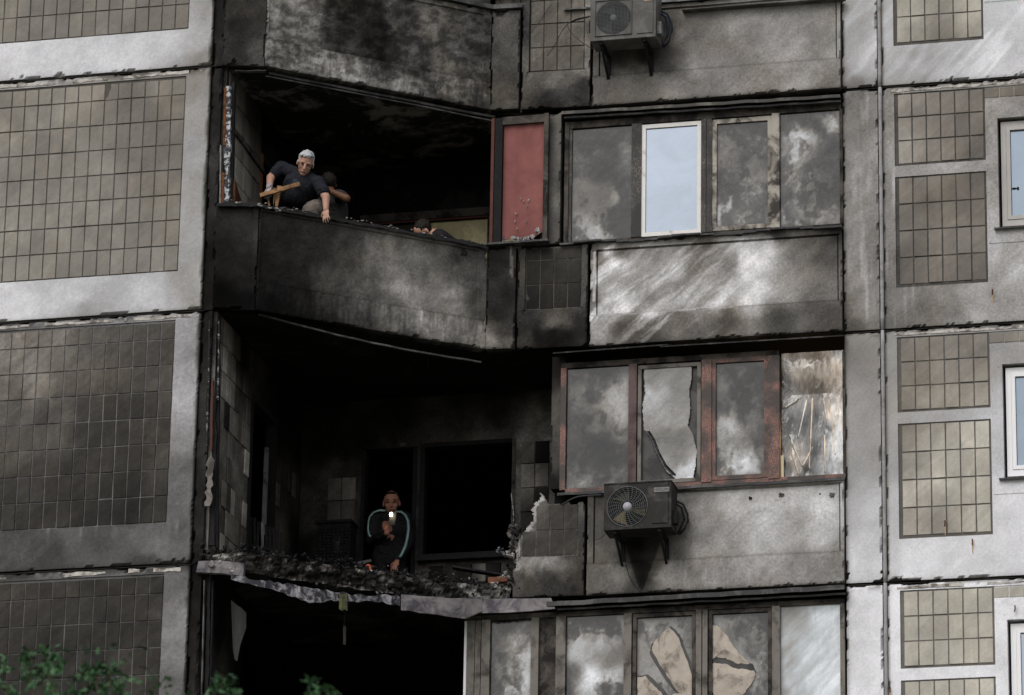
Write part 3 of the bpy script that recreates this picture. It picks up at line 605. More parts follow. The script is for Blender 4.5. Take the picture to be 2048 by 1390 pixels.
# rusty iron hooks
for px, py, lab in ((1985, 585, 'small rusty iron stub under the brown tile field'), (1890, 1048, 'rusty iron hook sticking out of the lower tile field'), (1945, 1085, 'rusty iron stub in the pale wall under the tile field corner'), (2030, 1218, 'short rusty rod above the lowest window'), (1780, 1380, 'short rusty rod at the bottom of the pale wall')):
    p = at(px, py, -.01); mb = MB(); mb.tube([p + np.array([0, .03, .03]), p + np.array([0, -.02, .03]), p + np.array([.004, -.03, .0]), p + np.array([.0, -.028, -.035])], .007, 6)
    o = mb.build('iron_hook', M['rust'], None, True); recentre(o, p); tag(o, lab, 'iron hook')
    sk = [p + np.array([dx, .0075, dz]) for dx, dz in ((-.010, .0), (.010, .0), (.007, -.07), (.002, -.13), (-.004, -.11), (-.008, -.06))]; MB().add(sk + [q_ + np.array([0, .004, 0]) for q_ in sk], [(0, 5, 4, 3, 2, 1)]).build('rust_streak', M['rustrun'] if 'rustrun' in M else M.setdefault('rustrun', plain('rust_run', (.42, .30, .20), .9, .1, nscale=40, namp=.5, bmp=0)), o)

# ================================================================== RIGHT WING: parapets, piers
WA, WB = (-2.79, -.035), (-.02, -.035)
c_par = [[(1188, 150, 85), (1250, 150, 104), (1350, 60, 105), (1500, 60, 122), (1600, 60, 118), (1670, 60, 122), (1335, 95, 62), (1345, 50, 70), (1400, 120, 112), (1600, 130, 120), (1240, 110, 50), (1300, 105, 38), (1270, 135, 80), (1200, 180, 86), (1350, 180, 98), (1500, 160, 100), (1650, 150, 104), (1205, 205, 78)],
    [(1188, 520, 105), (1188, 600, 110), (1210, 530, 190), (1225, 520, 205), (1260, 530, 190), (1230, 580, 195), (1290, 570, 140), (1330, 560, 170), (1350, 520, 195), (1400, 525, 140), (1420, 560, 150), (1450, 530, 140), (1480, 530, 228), (1500, 515, 215), (1540, 500, 215), (1520, 560, 200), (1560, 560, 150), (1600, 520, 108), (1650, 520, 84), (1650, 590, 108), (1500, 600, 205), (1450, 610, 195), (1300, 615, 200), (1380, 600, 160), (1240, 612, 195),
     (1190, 645, 160), (1200, 640, 180), (1250, 655, 92), (1300, 650, 112), (1380, 640, 112), (1450, 645, 92), (1550, 640, 82), (1650, 630, 85), (1250, 490, 96), (1400, 480, 78), (1550, 473, 66), (1660, 466, 56), (1300, 672, 80)],
    [(1220, 1100, 82), (1210, 1000, 66), (1300, 1110, 74), (1360, 1060, 90), (1400, 1020, 122), (1500, 1000, 150), (1600, 1000, 165), (1650, 1000, 172), (1400, 1100, 128), (1550, 1060, 158), (1650, 1080, 152), (1600, 1030, 140), (1200, 1160, 84), (1250, 1150, 104), (1290, 1165, 48), (1285, 1130, 45), (1280, 1085, 42), (1330, 1155, 125), (1450, 1140, 118), (1600, 1130, 118), (1680, 1120, 116), (1380, 990, 95), (1550, 975, 140), (1660, 970, 140), (1350, 1040, 70)]]
gain(c_par, (1.2, 1.0, 1.15))
parlab = ['grey concrete parapet panel behind the upper air conditioner', 'parapet panel with white diagonal smoke streaks', 'parapet panel behind the lower air conditioner with a dark drip stain']
for s, z in enumerate(J[:3]):
    cw = controls(c_par[s], WA, WB); W = 2.77
    f0, f1, g0, g1 = .07, W - .045, z + .355, z + 1.10; ztop = z + 1.195 if s == 1 else z + 1.16
    def dep(u, zz, g0=g0, g1=g1):
        fld = (u > f0) & (u < f1) & (zz > g0) & (zz < g1)
        band = (zz < g0)
        o = np.where(fld, -.004, 0.012) + np.where(band, .018, 0)
        gr = (np.abs(zz - g1 - .006) < .008) & (u > f0 - .01) & (u < f1 + .01) | ((np.abs(u - f0) < .006) | (np.abs(u - f1) < .004)) & (zz > g0) & (zz < g1 + .01)
        return o - np.where(gr, .03, 0)
    def post(u, zz, L, z=z, s=s, g0=g0, g1=g1):
        al = (u * .80 + (zz - z) * .6); ac = (u * -.62 + (zz - z) * .78)
        if s == 1:
            ss = fbm(ac * 10 + .9 * fbm(u * 3, zz * 3, 3), al * 1.5, 6, .66); fl = ((u > f0) & (zz > g0) & (zz < g1))
            msk = sstep(1.9, 1.3, u) * .8 + .2
            L = L * np.where(fl, .82 + .32 * sstep(.35, .65, ss) * msk + .17 * (1 - msk), .85 + .5 * sstep(.5, .7, ss) * sstep(2.2, .6, u))
            L = np.where((np.abs(zz - g0) < .02) & (u < 1.6) & (fbm(u * 12, zz * 30, 3) > .42), np.maximum(L, .72), L)
            L = np.where((u > .035) & (u < .06) & (zz > g0) & (zz < g1) & (fbm(u * 20, zz * 4, 3) > .38), .68, L)
        if s == 0:
            ss = fbm(ac * 5, al * 2, 5); L = L * (.86 + .28 * ss)
        if s == 2:
            x0 = (u - .60) / np.maximum(.012, .015 + .36 * (zz - z - .02)); dk = sstep(1.05, .8, np.abs(x0)) * sstep(z + .01, z + .05, zz) * sstep(z + .75, z + .5, zz)
            L = L * (1 - .42 * dk)
            dr = fbm(u * 60, zz * 2.5, 4, .7); L = L * (1 + .16 * sstep(.5, .75, dr) * (zz < g0 + .02) * sstep(.7, 1.2, u) * sstep(2.3, 1.2, u))
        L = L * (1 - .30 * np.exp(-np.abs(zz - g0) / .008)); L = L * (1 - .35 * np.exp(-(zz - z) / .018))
        return L
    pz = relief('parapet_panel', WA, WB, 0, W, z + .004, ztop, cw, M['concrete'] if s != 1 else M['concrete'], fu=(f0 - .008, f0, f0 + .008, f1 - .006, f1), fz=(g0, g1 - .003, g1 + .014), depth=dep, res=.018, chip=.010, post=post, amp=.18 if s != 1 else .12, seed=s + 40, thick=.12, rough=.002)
    tag(pz, parlab[s], 'parapet panel', 'flat concrete parapet panels under the glazing')
# chipped bolt holes on the lowest parapet
for px, py, r, lab in ((1500, 996, .018, 'small chipped hole near the top middle of the lowest parapet'), (1562, 990, .028, 'widest round chipped hole in the parapet behind the lower air conditioner'), (1640, 988, .010, 'tiny dark hole in the parapet close to the heart-shaped spall'), (1664, 990, .030, 'heart-shaped spall at the upper right corner of the lowest parapet')):
    p = at(px, py, -.036); mb = MB(); vs = [p + np.array([0, -.0015, 0])]
    for k in range(14):
        a_ = k / 14 * 6.283; rr = r * random.uniform(.6, 1.3); vs.append(p + np.array([rr * math.cos(a_) * 1.2, .0, rr * math.sin(a_)]))
    mb.add(vs, [(0, 1 + k, 1 + (k + 1) % 14) for k in range(14)]); mb.ell(p + np.array([0, .001, 0]), (r * .3, .004, r * .3), n=8, m_=5)
    o = mb.build('chipped_hole', M['gap'] if r < .02 else M['spall'] if 'spall' in M else M.setdefault('spall', plain('spalled_concrete', (.10, .095, .09), .95, .1, nscale=60, namp=.6, bmp=.9, c2=(.03, .028, .027), dist=.01)))
    recentre(o, p); tag(o, lab, 'chipped hole')

# piers with tiles
c_pier = [[(1050, 50, 58), (1050, 150, 66), (1100, 165, 74), (1172, 50, 92), (1172, 120, 100), (1100, 200, 48), (1100, 214, 30), (1165, 200, 52)],
    [(1045, 520, 52), (1045, 620, 50), (1110, 640, 72), (1080, 670, 22), (1110, 668, 20), (1165, 660, 34), (1172, 560, 70), (1045, 680, 45), (1100, 500, 60)],
    [(1050, 1100, 90), (1100, 1165, 44), (1060, 1170, 46), (1100, 1128, 92), (1160, 1100, 50), (1165, 1165, 44), (1060, 1010, 90), (1060, 1130, 110)]]
c_pier_t = [[(1080, 60, 82), (1140, 60, 88), (1080, 140, 74), (1140, 140, 84), (1160, 60, 95)], [(1070, 560, 42), (1140, 550, 52), (1140, 520, 66), (1070, 610, 36), (1140, 610, 40)], [(1060, 1000, 66), (1120, 1060, 52), (1060, 1100, 52), (1140, 1050, 56)]]
gain(c_pier, (1.2, 1.3, 1.25)); gain(c_pier_t, (1.12, .92, 1.18))
PA, PB = (-3.585, -.10), (-2.82, -.06)
pierlab = ['small tiled pier panel left of the upper air conditioner', 'dark tiled pier panel left of the white-streaked parapet', 'broken tiled pier panel with a ragged left edge beside the lower air conditioner']
WP = .765
for s, z in enumerate(J[:3]):
    cw = controls(c_pier[s], PA, PB); ct = controls(c_pier_t[s], PA, PB)
    zt = z + (1.42 if s == 0 else 1.18); f0, f1, g0 = .075, WP - .065, z + .455
    def dep(u, zz, g0=g0, z=z):
        fr = np.where((u > f0) & (u < f1) & (zz > g0), -.03, 0); bb = np.where(zz < z + .36, .014, 0.0)
        sl = np.where((zz <= g0) & (zz > z + .40) & (u > f0 - .02) & (u < f1 + .02), -.012, 0)
        return fr + bb + sl
    def edge_u(zz, z=z): return .02 + sstep(z + .45, z + 1.2, zz) * .20 * (0.5 + 1.3 * fbm(zz * 7, zz * 0 + 3.3, 4)) + .03 * fbm(zz * 30, zz * 0, 3)
    hole = None
    if s == 2:
        def hole(u, zz, z=z): return (u < edge_u(zz) - .01) & (zz > z + .30) | (zz > z + 1.20 - .16 * sstep(.25, .4, u) + .05 * (fbm(u * 14, zz * 0 + 1.2, 3) - .5) + .0) 
    def post(u, zz, L, z=z, s=s):
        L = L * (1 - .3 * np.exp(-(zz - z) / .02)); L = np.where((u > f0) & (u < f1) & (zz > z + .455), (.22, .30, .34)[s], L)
        if s == 2:
            e = u - edge_u(zz); L = np.where((e < .045 * (fbm(u * 9, zz * 9, 3) + .5)) & (zz > z + .3), np.maximum(L, .42 + .25 * fbm(u * 20, zz * 20, 3)), L)
        return L
    top = z + 1.235 if s == 2 else zt
    pz = relief('pier_panel', PA, PB, 0, WP, z + .004, top, cw, M['concrete_dark'], fu=(f0, f1, f0 - .02, f1 + .02), fz=(g0, z + .36, z + .40), depth=dep, hole=hole, res=.016, chip=.012, post=post, amp=.3, seed=s + 50, thick=.12)
    tag(pz, pierlab[s], 'pier panel', 'narrow tiled pier panels')
    zs = [g0 + .01 + .283 * k for k in range(5)]; zs = [v for v in zs if v < top - .05] + [top - .01]
    tiles(pz, PA, PB, f0 + .008, f1 - .006, zs, 4, ct, -.036, M['tile_dark'], gap=.006, skip=(lambda u, zz, c, r, z=z: (u - .07 < float(edge_u(zz)) - .02)or (zz > z + 1.06 and u > .38)) if s == 2 else None)
# short end pieces of the wing (between diagonal and pier) + black joint behind
c_end = [[(990, 100, 76), (1010, 100, 78), (1030, 60, 74), (1010, 50, 82), (1000, 200, 66), (1020, 190, 58), (990, 170, 70), (1010, 212, 80)],
         [(980, 540, 40), (1000, 520, 45), (1022, 540, 60), (1000, 580, 50), (990, 620, 42), (1000, 660, 66), (975, 680, 105), (1010, 690, 90), (1030, 620, 50)]]
for s, z in enumerate(J[:2]):
    cw = controls(c_end[s], P2, P3)
    def post(u, zz, L, z=z, s=s):
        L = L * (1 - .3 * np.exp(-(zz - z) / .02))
        if s == 1: L = np.where((np.abs(u - .27 - .03 * (fbm(zz * 6, u * 0, 3) - .5)) < .022 * fbm(zz * 14, u * 14, 4)) & (zz > z + .82), .40, L)
        return L
    def dep(u, zz, z=z): return np.where(zz < z + .34, .012, 0.0)
    o = relief('end_panel', P2, P3, .008, .322, z + .004, z + 1.19, cw, M['concrete_dark'], fz=(z + .34,), depth=dep, res=.018, chip=.02, amp=.3, post=post, seed=60 + s, thick=.12)
    tag(o, ['short smoke-grey end panel of the topmost parapet', 'short dark end panel under the red blind'][s], 'parapet panel', 'short parapet end panels')
# diagonal parapets
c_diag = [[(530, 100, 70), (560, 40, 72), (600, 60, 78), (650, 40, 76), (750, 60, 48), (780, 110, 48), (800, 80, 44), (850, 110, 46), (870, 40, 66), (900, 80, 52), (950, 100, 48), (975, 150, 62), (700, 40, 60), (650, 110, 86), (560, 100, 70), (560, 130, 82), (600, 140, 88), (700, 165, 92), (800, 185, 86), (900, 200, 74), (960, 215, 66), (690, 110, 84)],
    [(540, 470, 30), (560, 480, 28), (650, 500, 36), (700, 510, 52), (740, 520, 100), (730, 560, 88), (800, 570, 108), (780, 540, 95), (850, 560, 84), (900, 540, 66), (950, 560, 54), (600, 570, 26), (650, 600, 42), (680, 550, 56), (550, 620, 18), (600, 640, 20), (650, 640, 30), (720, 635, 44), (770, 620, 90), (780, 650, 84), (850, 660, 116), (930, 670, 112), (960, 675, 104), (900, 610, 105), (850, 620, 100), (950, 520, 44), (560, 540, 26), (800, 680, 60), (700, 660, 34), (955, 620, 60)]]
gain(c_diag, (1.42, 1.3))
dl = math.hypot(P2[0] - P1[0], P2[1] - P1[1])
for s, z in enumerate(J[:2]):
    cw = controls(c_diag[s], P1, P2); f0, f1, g0, g1 = .03, dl - .10, z + .33, z + 1.13
    def dep(u, zz, g0=g0, g1=g1):
        fld = (u > f0) & (u < f1) & (zz > g0) & (zz < g1)
        return np.where(fld, -.004, .012) + np.where(zz < g0, .008, 0)
    def post(u, zz, L, z=z, s=s, g0=g0):
        al = u * .85 + (zz - z) * .5; ac = -.5 * u + .85 * (zz - z)
        ss = fbm(ac * 5, al * 2.2, 5, .6); L = L * (.75 + .5 * ss)
        dr = fbm(u * 38 + 3 * fbm(u * 4, zz * 4, 2), zz * 3.2 + s * 3, 5, .7); band = (zz < g0)
        L = np.where(band, L * (.90 + .22 * sstep(.35, .65, dr)), L)
        if s == 0:
            k = fbm(u * 9, zz * 14, 5, .7); L = L * (.78 + .42 * sstep(.36, .64, k))
            arch = sstep(1.25, .75, ((u - 1.05) / .38) ** 2 + np.maximum(0, (zz - (z + .75)) / .55) ** 2 + .35 * (fbm(u * 6, zz * 6, 3) - .5)); L = L * (1 - .42 * arch * (zz > g0))
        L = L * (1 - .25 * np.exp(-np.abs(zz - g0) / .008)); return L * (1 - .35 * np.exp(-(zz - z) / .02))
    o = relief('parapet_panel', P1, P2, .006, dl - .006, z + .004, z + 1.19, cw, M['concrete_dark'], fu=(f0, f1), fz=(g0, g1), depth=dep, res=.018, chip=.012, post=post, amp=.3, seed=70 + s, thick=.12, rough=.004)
    tag(o, ['slanting parapet panel with a dark arch-shaped wet stain', 'slanting charred parapet panel the men lean over'][s], 'parapet panel', 'slanting balcony parapets')
# short left pieces
c_sh = [[(440, 50, 42), (450, 20, 48), (480, 50, 34), (480, 110, 44), (510, 50, 46), (520, 110, 66), (450, 125, 44)], [(450, 450, 36), (480, 440, 36), (500, 450, 42), (515, 470, 50), (480, 520, 36), (480, 600, 16), (450, 590, 15), (510, 560, 30)]]
gain(c_sh, (1.22, 1.1))
sl_ = math.hypot(P1[0] - P0[0], P1[1] - P0[1])
for s, z in enumerate(J[:2]):
    cw = controls(c_sh[s], P0, P1)
    def dep(u, zz, z=z): return np.where((u < sl_ - .06) & (zz > z + .33), -.008, .006)
    o = relief('end_panel', P0, P1, .0, sl_ - .004, z + .004, z + 1.19, cw, M['concrete_dark'], fu=(sl_ - .06,), fz=(z + .33,), depth=dep, res=.02, chip=.02, amp=.3, seed=80 + s, thick=.12)
    tag(o, ['short dark parapet return at the left end of the topmost balcony', 'short charred parapet return under the flaking white post'][s], 'parapet panel', 'short parapet end panels')

# charred crust on the parapet the men lean over
def path_pt(t, pts):
    seg = [math.dist(pts[i], pts[i + 1]) for i in range(len(pts) - 1)]; L = sum(seg) * t
    for i, s_ in enumerate(seg):
        if L <= s_ or i == len(seg) - 1: f = L / s_; return (pts[i][0] + (pts[i + 1][0] - pts[i][0]) * f, pts[i][1] + (pts[i + 1][1] - pts[i][1]) * f), i
        L -= s_
crust = MB(); pth = [P0, P1, P2]
NT = 150; NW = 7; grid = []
for i in range(NT + 1):
    (x, y), k = path_pt(i / NT, pth); a, b = pth[k], pth[k + 1]; dd = np.array([b[0] - a[0], b[1] - a[1]]); dd /= np.linalg.norm(dd); nn = np.array([dd[1], -dd[0]])
    row = []
    for j in range(NW):
        w = j / (NW - 1); off = .045 - w * .22; hh = 3.965 + .075 * math.sin(math.pi * min(1, w * 1.25)) ** .5 * (0.35 + 1.0 * float(fbm(i * .16, j * .5, 4))) if 0 < j < NW - 1 else 3.945 + .03 * float(fbm(i * .25, j, 3))
        if i / NT > .86 and j not in (0, NW - 1): hh -= .0
        row.append((x + nn[0] * off, y + nn[1] * off, hh))
    grid.append(row)
crust.add([p for r in grid for p in r], [(i * NW + j, (i + 1) * NW + j, (i + 1) * NW + j + 1, i * NW + j + 1) for i in range(NT) for j in range(NW - 1)])
cr = crust.build('charred_capping', M['char']); recentre(cr, (-5.2, -1.2, 3.95)); tag(cr, 'black charred capping on top of the slanting parapet', 'capping')
fl = MB()
for i in range(46):
    t = random.random() ** 1.1; (x, y), k = path_pt(t, pth); s_ = random.uniform(.004, .013); z_ = 4.0 + random.uniform(-.01, .035)
    fl.ell((x + random.uniform(-.02, .02), y - .045 + random.uniform(-.01, .03), z_), (s_ * 1.6, s_, s_ * .6), n=5, m_=4)
for px, py in ((480, 408), (518, 413), (523, 415), (540, 419), (556, 421), (560, 424)):
    p = at_plane(px, py, P0 if px < 520 else P1, P1 if px < 520 else P2)
    for k in range(5): s_ = random.uniform(.006, .014); fl.ell(p + np.array([random.uniform(-.025, .025), -.05, random.uniform(-.012, .012)]), (s_ * 1.7, s_, s_ * .7), n=5, m_=4)
o = fl.build('ash_flakes', M['plaster']); recentre(o, (-5.2, -1.2, 4.0)); tag(o, 'pale ash and paint flakes on the charred capping', 'ash flakes', kind='stuff')

# ================================================================== INSIDE THE LOGGIAS
XW = -6.42
# side walls
SA, SB = (XW, -1.93), (XW, 1.32)           # facing +X
def side_ctrl(vals): return np.array(vals)
sidewalls = []
for s, z in enumerate(J):
    if s == 0: continue
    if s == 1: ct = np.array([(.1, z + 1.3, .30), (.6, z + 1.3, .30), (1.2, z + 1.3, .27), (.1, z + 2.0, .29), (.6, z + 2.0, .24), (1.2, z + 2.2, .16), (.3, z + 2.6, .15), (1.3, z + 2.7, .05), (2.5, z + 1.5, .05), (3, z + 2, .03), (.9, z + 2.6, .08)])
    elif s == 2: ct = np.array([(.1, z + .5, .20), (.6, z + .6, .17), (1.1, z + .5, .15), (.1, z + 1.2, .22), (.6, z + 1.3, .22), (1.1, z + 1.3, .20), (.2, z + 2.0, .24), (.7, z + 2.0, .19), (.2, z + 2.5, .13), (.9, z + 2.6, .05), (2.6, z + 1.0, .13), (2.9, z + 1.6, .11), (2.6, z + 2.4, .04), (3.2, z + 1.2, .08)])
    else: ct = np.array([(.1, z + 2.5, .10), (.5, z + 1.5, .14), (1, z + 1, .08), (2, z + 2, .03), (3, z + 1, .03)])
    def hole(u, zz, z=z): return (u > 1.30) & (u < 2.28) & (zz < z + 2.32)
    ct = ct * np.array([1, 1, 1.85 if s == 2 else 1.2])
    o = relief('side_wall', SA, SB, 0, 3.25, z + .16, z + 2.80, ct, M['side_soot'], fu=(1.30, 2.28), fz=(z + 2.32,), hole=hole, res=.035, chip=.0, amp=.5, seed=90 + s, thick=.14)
    tag(o, [None, 'inner side wall with grey tiles behind the man with grey hair', 'scorched inner side wall with peeling tiles beside the phone man\'s balcony', 'black inner side wall of the lowest balcony'][s], 'side wall', 'inner side walls of the balconies')
    rows = [z + .17 + .29 * k for k in range(10)]
    if s == 1: tiles(o, SA, SB, .06, 1.28, rows[3:], 8, ct * np.array([1, 1, 1.7]), .004, M['tile'], noise_amp=.15)
    if s == 2:
        tiles(o, SA, SB, .06, 1.28, rows, 8, ct * np.array([1, 1, 1.35]), .004, M['tile_dark'], skip=lambda u, zz, c, r: float(fbm(u * 3.1 + 4, zz * 1.7, 3)) < .47, noise_amp=.5, name='tile')
        tiles(o, SA, SB, 2.30, 3.06, rows[:7], 5, ct * np.array([1, 1, 1.3]), .004, M['tile_dark'], skip=lambda u, zz, c, r: float(fbm(u * 3.1 + 9, zz * 1.7, 3)) < .5, noise_amp=.5)
# side-door rooms
mb = MB(); 
for z in J[1:]:
    mb.box(-8.4, -8.3, -1.3, 1.3, z + .15, z + 2.8); mb.box(-8.3, -6.56, -1.3, -1.2, z + .15, z + 2.8); mb.box(-8.3, -6.56, 1.2, 1.3, z + .15, z + 2.8)
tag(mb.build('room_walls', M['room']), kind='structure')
# door frames in the side wall
def sidedoor(z, m1, m2, lab):
    t = thing('door_frame', (XW, -.63, z + .15), lab, 'door frame', 'door frames in the inner side walls')
    MB().box(XW - .10, XW + .022, -.640, -.57, z + .15, z + 2.30).build('jamb', m1, t); MB().box(XW - .10, XW + .015, .28, .352, z + .15, z + 2.30).build('jamb', m2, t)
    MB().box(XW - .10, XW + .015, -.57, .28, z + 2.24, z + 2.305).build('lintel', m2, t)
    return t
sidedoor(2.8, M['orange_wood'], M['char'], 'orange-brown wooden door frame behind the man with grey hair')
td = sidedoor(0.0, M['char'], M['char'], 'charred door frame in the scorched side wall')
MB().box(XW - .04, XW - .0, .05, .10, .9, 1.9).build('glass_sliver', M['greymetal'], td)

# back walls Y = 1.3
def bbox(t, name, x0, x1, z0, z1, m_, y0=1.30, y1=1.45): return MB().box(x0, x1, y0, y1, z0, z1).build(name, m_, t)
bw2 = thing('back_wall', (-4.8, 1.3, .15), 'burnt back wall with a doorway and an empty window behind the phone man', 'back wall')
z = 0.0
BA, BB = (XW + .01, 1.30), (-3.0, 1.30)
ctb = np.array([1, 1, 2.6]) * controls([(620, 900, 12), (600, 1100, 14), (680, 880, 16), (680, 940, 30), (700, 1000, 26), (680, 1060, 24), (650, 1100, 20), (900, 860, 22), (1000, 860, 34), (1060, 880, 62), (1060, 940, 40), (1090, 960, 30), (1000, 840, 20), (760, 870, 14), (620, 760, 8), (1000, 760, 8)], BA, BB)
def hole(u, zz): 
    x = BA[0] + u; return ((x > -5.70) & (x < -5.06) & (zz < 2.22)) | ((x > -5.0) & (x < -3.93) & (zz < 2.25) & (zz > .93))
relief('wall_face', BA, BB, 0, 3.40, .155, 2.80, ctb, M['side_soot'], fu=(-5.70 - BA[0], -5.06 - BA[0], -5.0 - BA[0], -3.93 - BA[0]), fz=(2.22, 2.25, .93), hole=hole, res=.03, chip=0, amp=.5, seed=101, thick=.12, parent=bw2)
mb = MB(); mb.box(-5.70, -5.655, 1.29, 1.42, .16, 2.21); mb.box(-5.105, -5.06, 1.29, 1.42, .16, 2.21); mb.build('door_jamb', M['char'], bw2)
mb = MB(); mb.box(-5.02, -4.965, 1.285, 1.42, .93, 2.24); mb.build('window_post', M['char'], bw2)
MB().box(-3.965, -3.925, 1.285, 1.42, .93, 2.24).build('window_post', M['brownframe'], bw2)
MB().box(-4.965, -3.965, 1.285, 1.42, 2.20, 2.248).build('window_head', M['char'], bw2)
MB().box(-5.02, -3.90, 1.20, 1.42, .86, .93).build('window_sill', M['char'], bw2)
MB().box(-5.60, -5.16, 1.30, 1.33, 2.23, 2.275).build('head_strip', M['brownframe'], bw2)
# tile remnants beside the door
ctl = np.array([(u, z_, .40) for u in (0, .3, .6) for z_ in (1.4, 2.2)] + [(0, .9, .12), (.5, .9, .12)])
tiles(bw2, (-6.09, 1.296), (-5.0, 1.296), 0, .33, [1.36, 1.63, 1.90], 2, np.array([(0, 1.4, .26), (.3, 1.4, .30), (0, 1.9, .33), (.3, 1.9, .40), (.25, 1.4, .40)]), .004, M['tile_dark'], noise_amp=.2)
tiles(bw2, (-3.86, 1.296), (-3.0, 1.296), 0, .32, [1.10, 1.38, 1.66, 1.94, 2.2], 2, np.array([(0, 1.2, .16), (.3, 1.3, .12), (0, 2.0, .42), (.3, 2.0, .2), (0, 2.1, .46), (0, 1.8, .36)]), .004, M['tile_dark'], noise_amp=.5)
tiles(bw2, (-4.9, 1.296), (-3.0, 1.296), .0, 1.0, [.60, .82], 6, np.array([(.1, .7, .10), (.5, .7, .13), (.62, .7, .36), (1., .7, .12)]), .004, M['tile_dark'], noise_amp=.6)
# alligatored cupboard left of the door
cb = thing('charred_cupboard', (-5.92, 1.2, .15), 'alligator-charred wooden cupboard left of the phone man', 'cupboard')
MB().box(-6.12, -5.74, 1.05, 1.28, .17, 1.30).build('carcass', M['char'], cb)
al = MB()
for i in range(7):
    for j in range(26):
        if random.random() < .12: continue
        x = -6.10 + i * .05; zz = .35 + j * .035; al.box(x + .003, x + .045, 1.035 + random.uniform(-.012, .0), 1.05, zz, zz + .028)
al.build('charred_scales', M['char'], cb)['kind'] = 'stuff'
MB().box(-5.93, -5.85, 1.03, 1.05, .95, 1.15).build('bare_patch', M['brownframe'], cb)
bbox(cb, 'top_board', -6.14, -5.72, 1.30, 1.33, M['char'], 1.02, 1.29)

# S1 back wall with a long window
bw1 = thing('back_wall', (-4.8, 1.3, 2.95), 'black back wall behind the leaning men, with a yellow window painted with lamp glow', 'back wall')
def px_box(t, name, x0p, x1p, y0p, y1p, m_, Y0, th, yref=None):
    a = at(x0p, y0p, Y0); b = at(x1p, y1p, Y0); return MB().box(a[0], b[0], Y0, Y0 + th, b[2], a[2]).build(name, m_, t)
mb = MB(); mb.box(XW, -5.80, 1.32, 1.45, 2.96, 5.59); mb.box(-5.80, -3.1, 1.32, 1.45, 5.02, 5.59); mb.box(-5.80, -3.1, 1.32, 1.45, 2.96, 3.6); mb.box(-3.9, -3.1, 1.32, 1.45, 3.6, 5.02)
mb.build('wall_face', M['ceil1b'] if 'ceil1b' in M else M.setdefault('ceil1b', ceiling_mat('sooty_back_wall', .52, .58, (.007, .007, .007), (.022, .02, .02))), bw1)
MB().box(-5.80, -3.9, 1.27, 1.34, 4.925, 5.02).build('window_head', M['brownframe'], bw1)
for x, mm, w in ((-5.80, 'paleframe', .06), (-5.085, 'orange_wood', .10), (-4.30, 'brownframe', .05), (-3.95, 'brownframe', .05)): MB().box(x, x + w, 1.28, 1.38, 3.6, 4.92).build('window_post', M[mm], bw1)
MB().box(-5.80, -3.9, 1.285, 1.30, 4.90, 4.922).build('trim', M['redwood'], bw1)
MB().box(-5.73, -5.09, 1.34, 1.35, 3.6, 4.9).build('pane', plain('dim_amber_pane', (.022, .017, .010), .3, .5, nscale=6, namp=.4, bmp=0), bw1)
MB().box(-4.98, -4.30, 1.34, 1.35, 3.6, 4.9).build('pane', plain('yellow_film_painted_glow', (.55, .48, .27), .35, .5, nscale=7, namp=.5, bmp=.4, c2=(.85, .72, .42), thr=(.50, .68), dist=.02), bw1)  # yellowed film, colour brightened to stand for lamp glow behind it
MB().box(-4.25, -3.95, 1.34, 1.35, 3.6, 4.9).build('pane', M['yel'] if 'yel' in M else M.setdefault('yel', plain('yellow_film_painted_glow_edge', (.9, .78, .45), .35, .5, nscale=7, namp=.5, bmp=.4)), bw1)  # brighter edge of the same painted lamp glow
# S3 back wall and S0 back wall
for z, lab in ((-2.8, 'black back wall of the lowest balcony'), (5.6, 'dark back wall of the topmost balcony')):
    t = thing('back_wall', (-4.8, 1.3, z + .15), lab, 'back wall')
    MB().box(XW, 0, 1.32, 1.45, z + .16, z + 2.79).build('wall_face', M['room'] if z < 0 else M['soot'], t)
# wing back walls for S1,S2 and partition
for s, z in enumerate(J):
    t = thing('partition_wall', (-3.15, .6, z + .15), ['dark partition behind the topmost pier', 'dark partition behind the concrete post by the red blind', 'sooty partition right of the empty window', 'dark partition behind the lowest glazing'][s], 'partition')
    MB().box(-3.19, -3.07, .10, 1.31, z + .16, z + 2.79).build('wall_face', M['soot'], t)
    if s in (1, 2): MB().box(-3.05, .0, 1.33, 1.45, z + .16, z + 2.79).build('back_face', M['soot'], t)

# ceiling battens / flashing under parapets
def strip_poly(name, pts_top, pts_bot, Ys, th, m_, lab=None, cat=None, parent=None, group=None):
    n = len(pts_top); V = []
    for (a, b, Y) in zip(pts_top, pts_bot, Ys): V.append(at(a[0], a[1], Y)); V.append(at(b[0], b[1], Y))
    V2 = [v + np.array([0, th, 0]) for v in V]; vs = V + V2; o_ = 2 * n; F = []
    for i in range(n - 1):
        a, b, c, d = 2 * i, 2 * i + 1, 2 * i + 3, 2 * i + 2
        F += [(a, b, c, d), (o_ + d, o_ + c, o_ + b, o_ + a), (a, d, o_ + d, o_ + a), (b, o_ + b, o_ + c, c)]
    F += [(0, o_, o_ + 1, 1), (2 * n - 2, 2 * n - 1, o_ + 2 * n - 1, o_ + 2 * n - 2)]
    o = MB().add(vs, F).build(name, m_, parent)
    if parent is None: recentre(o, V[1]); tag(o, lab, cat, group)
    return o
def pathY(x):
    pts = [P0, P1, P2, P3, (-2.8, -.06), (0, -.04)]
    for a, b in zip(pts, pts[1:]):
        if a[0] <= x <= b[0]: return a[1] + (b[1] - a[1]) * (x - a[0]) / (b[0] - a[0])
    return pts[0][1] if x < pts[0][0] else -.04
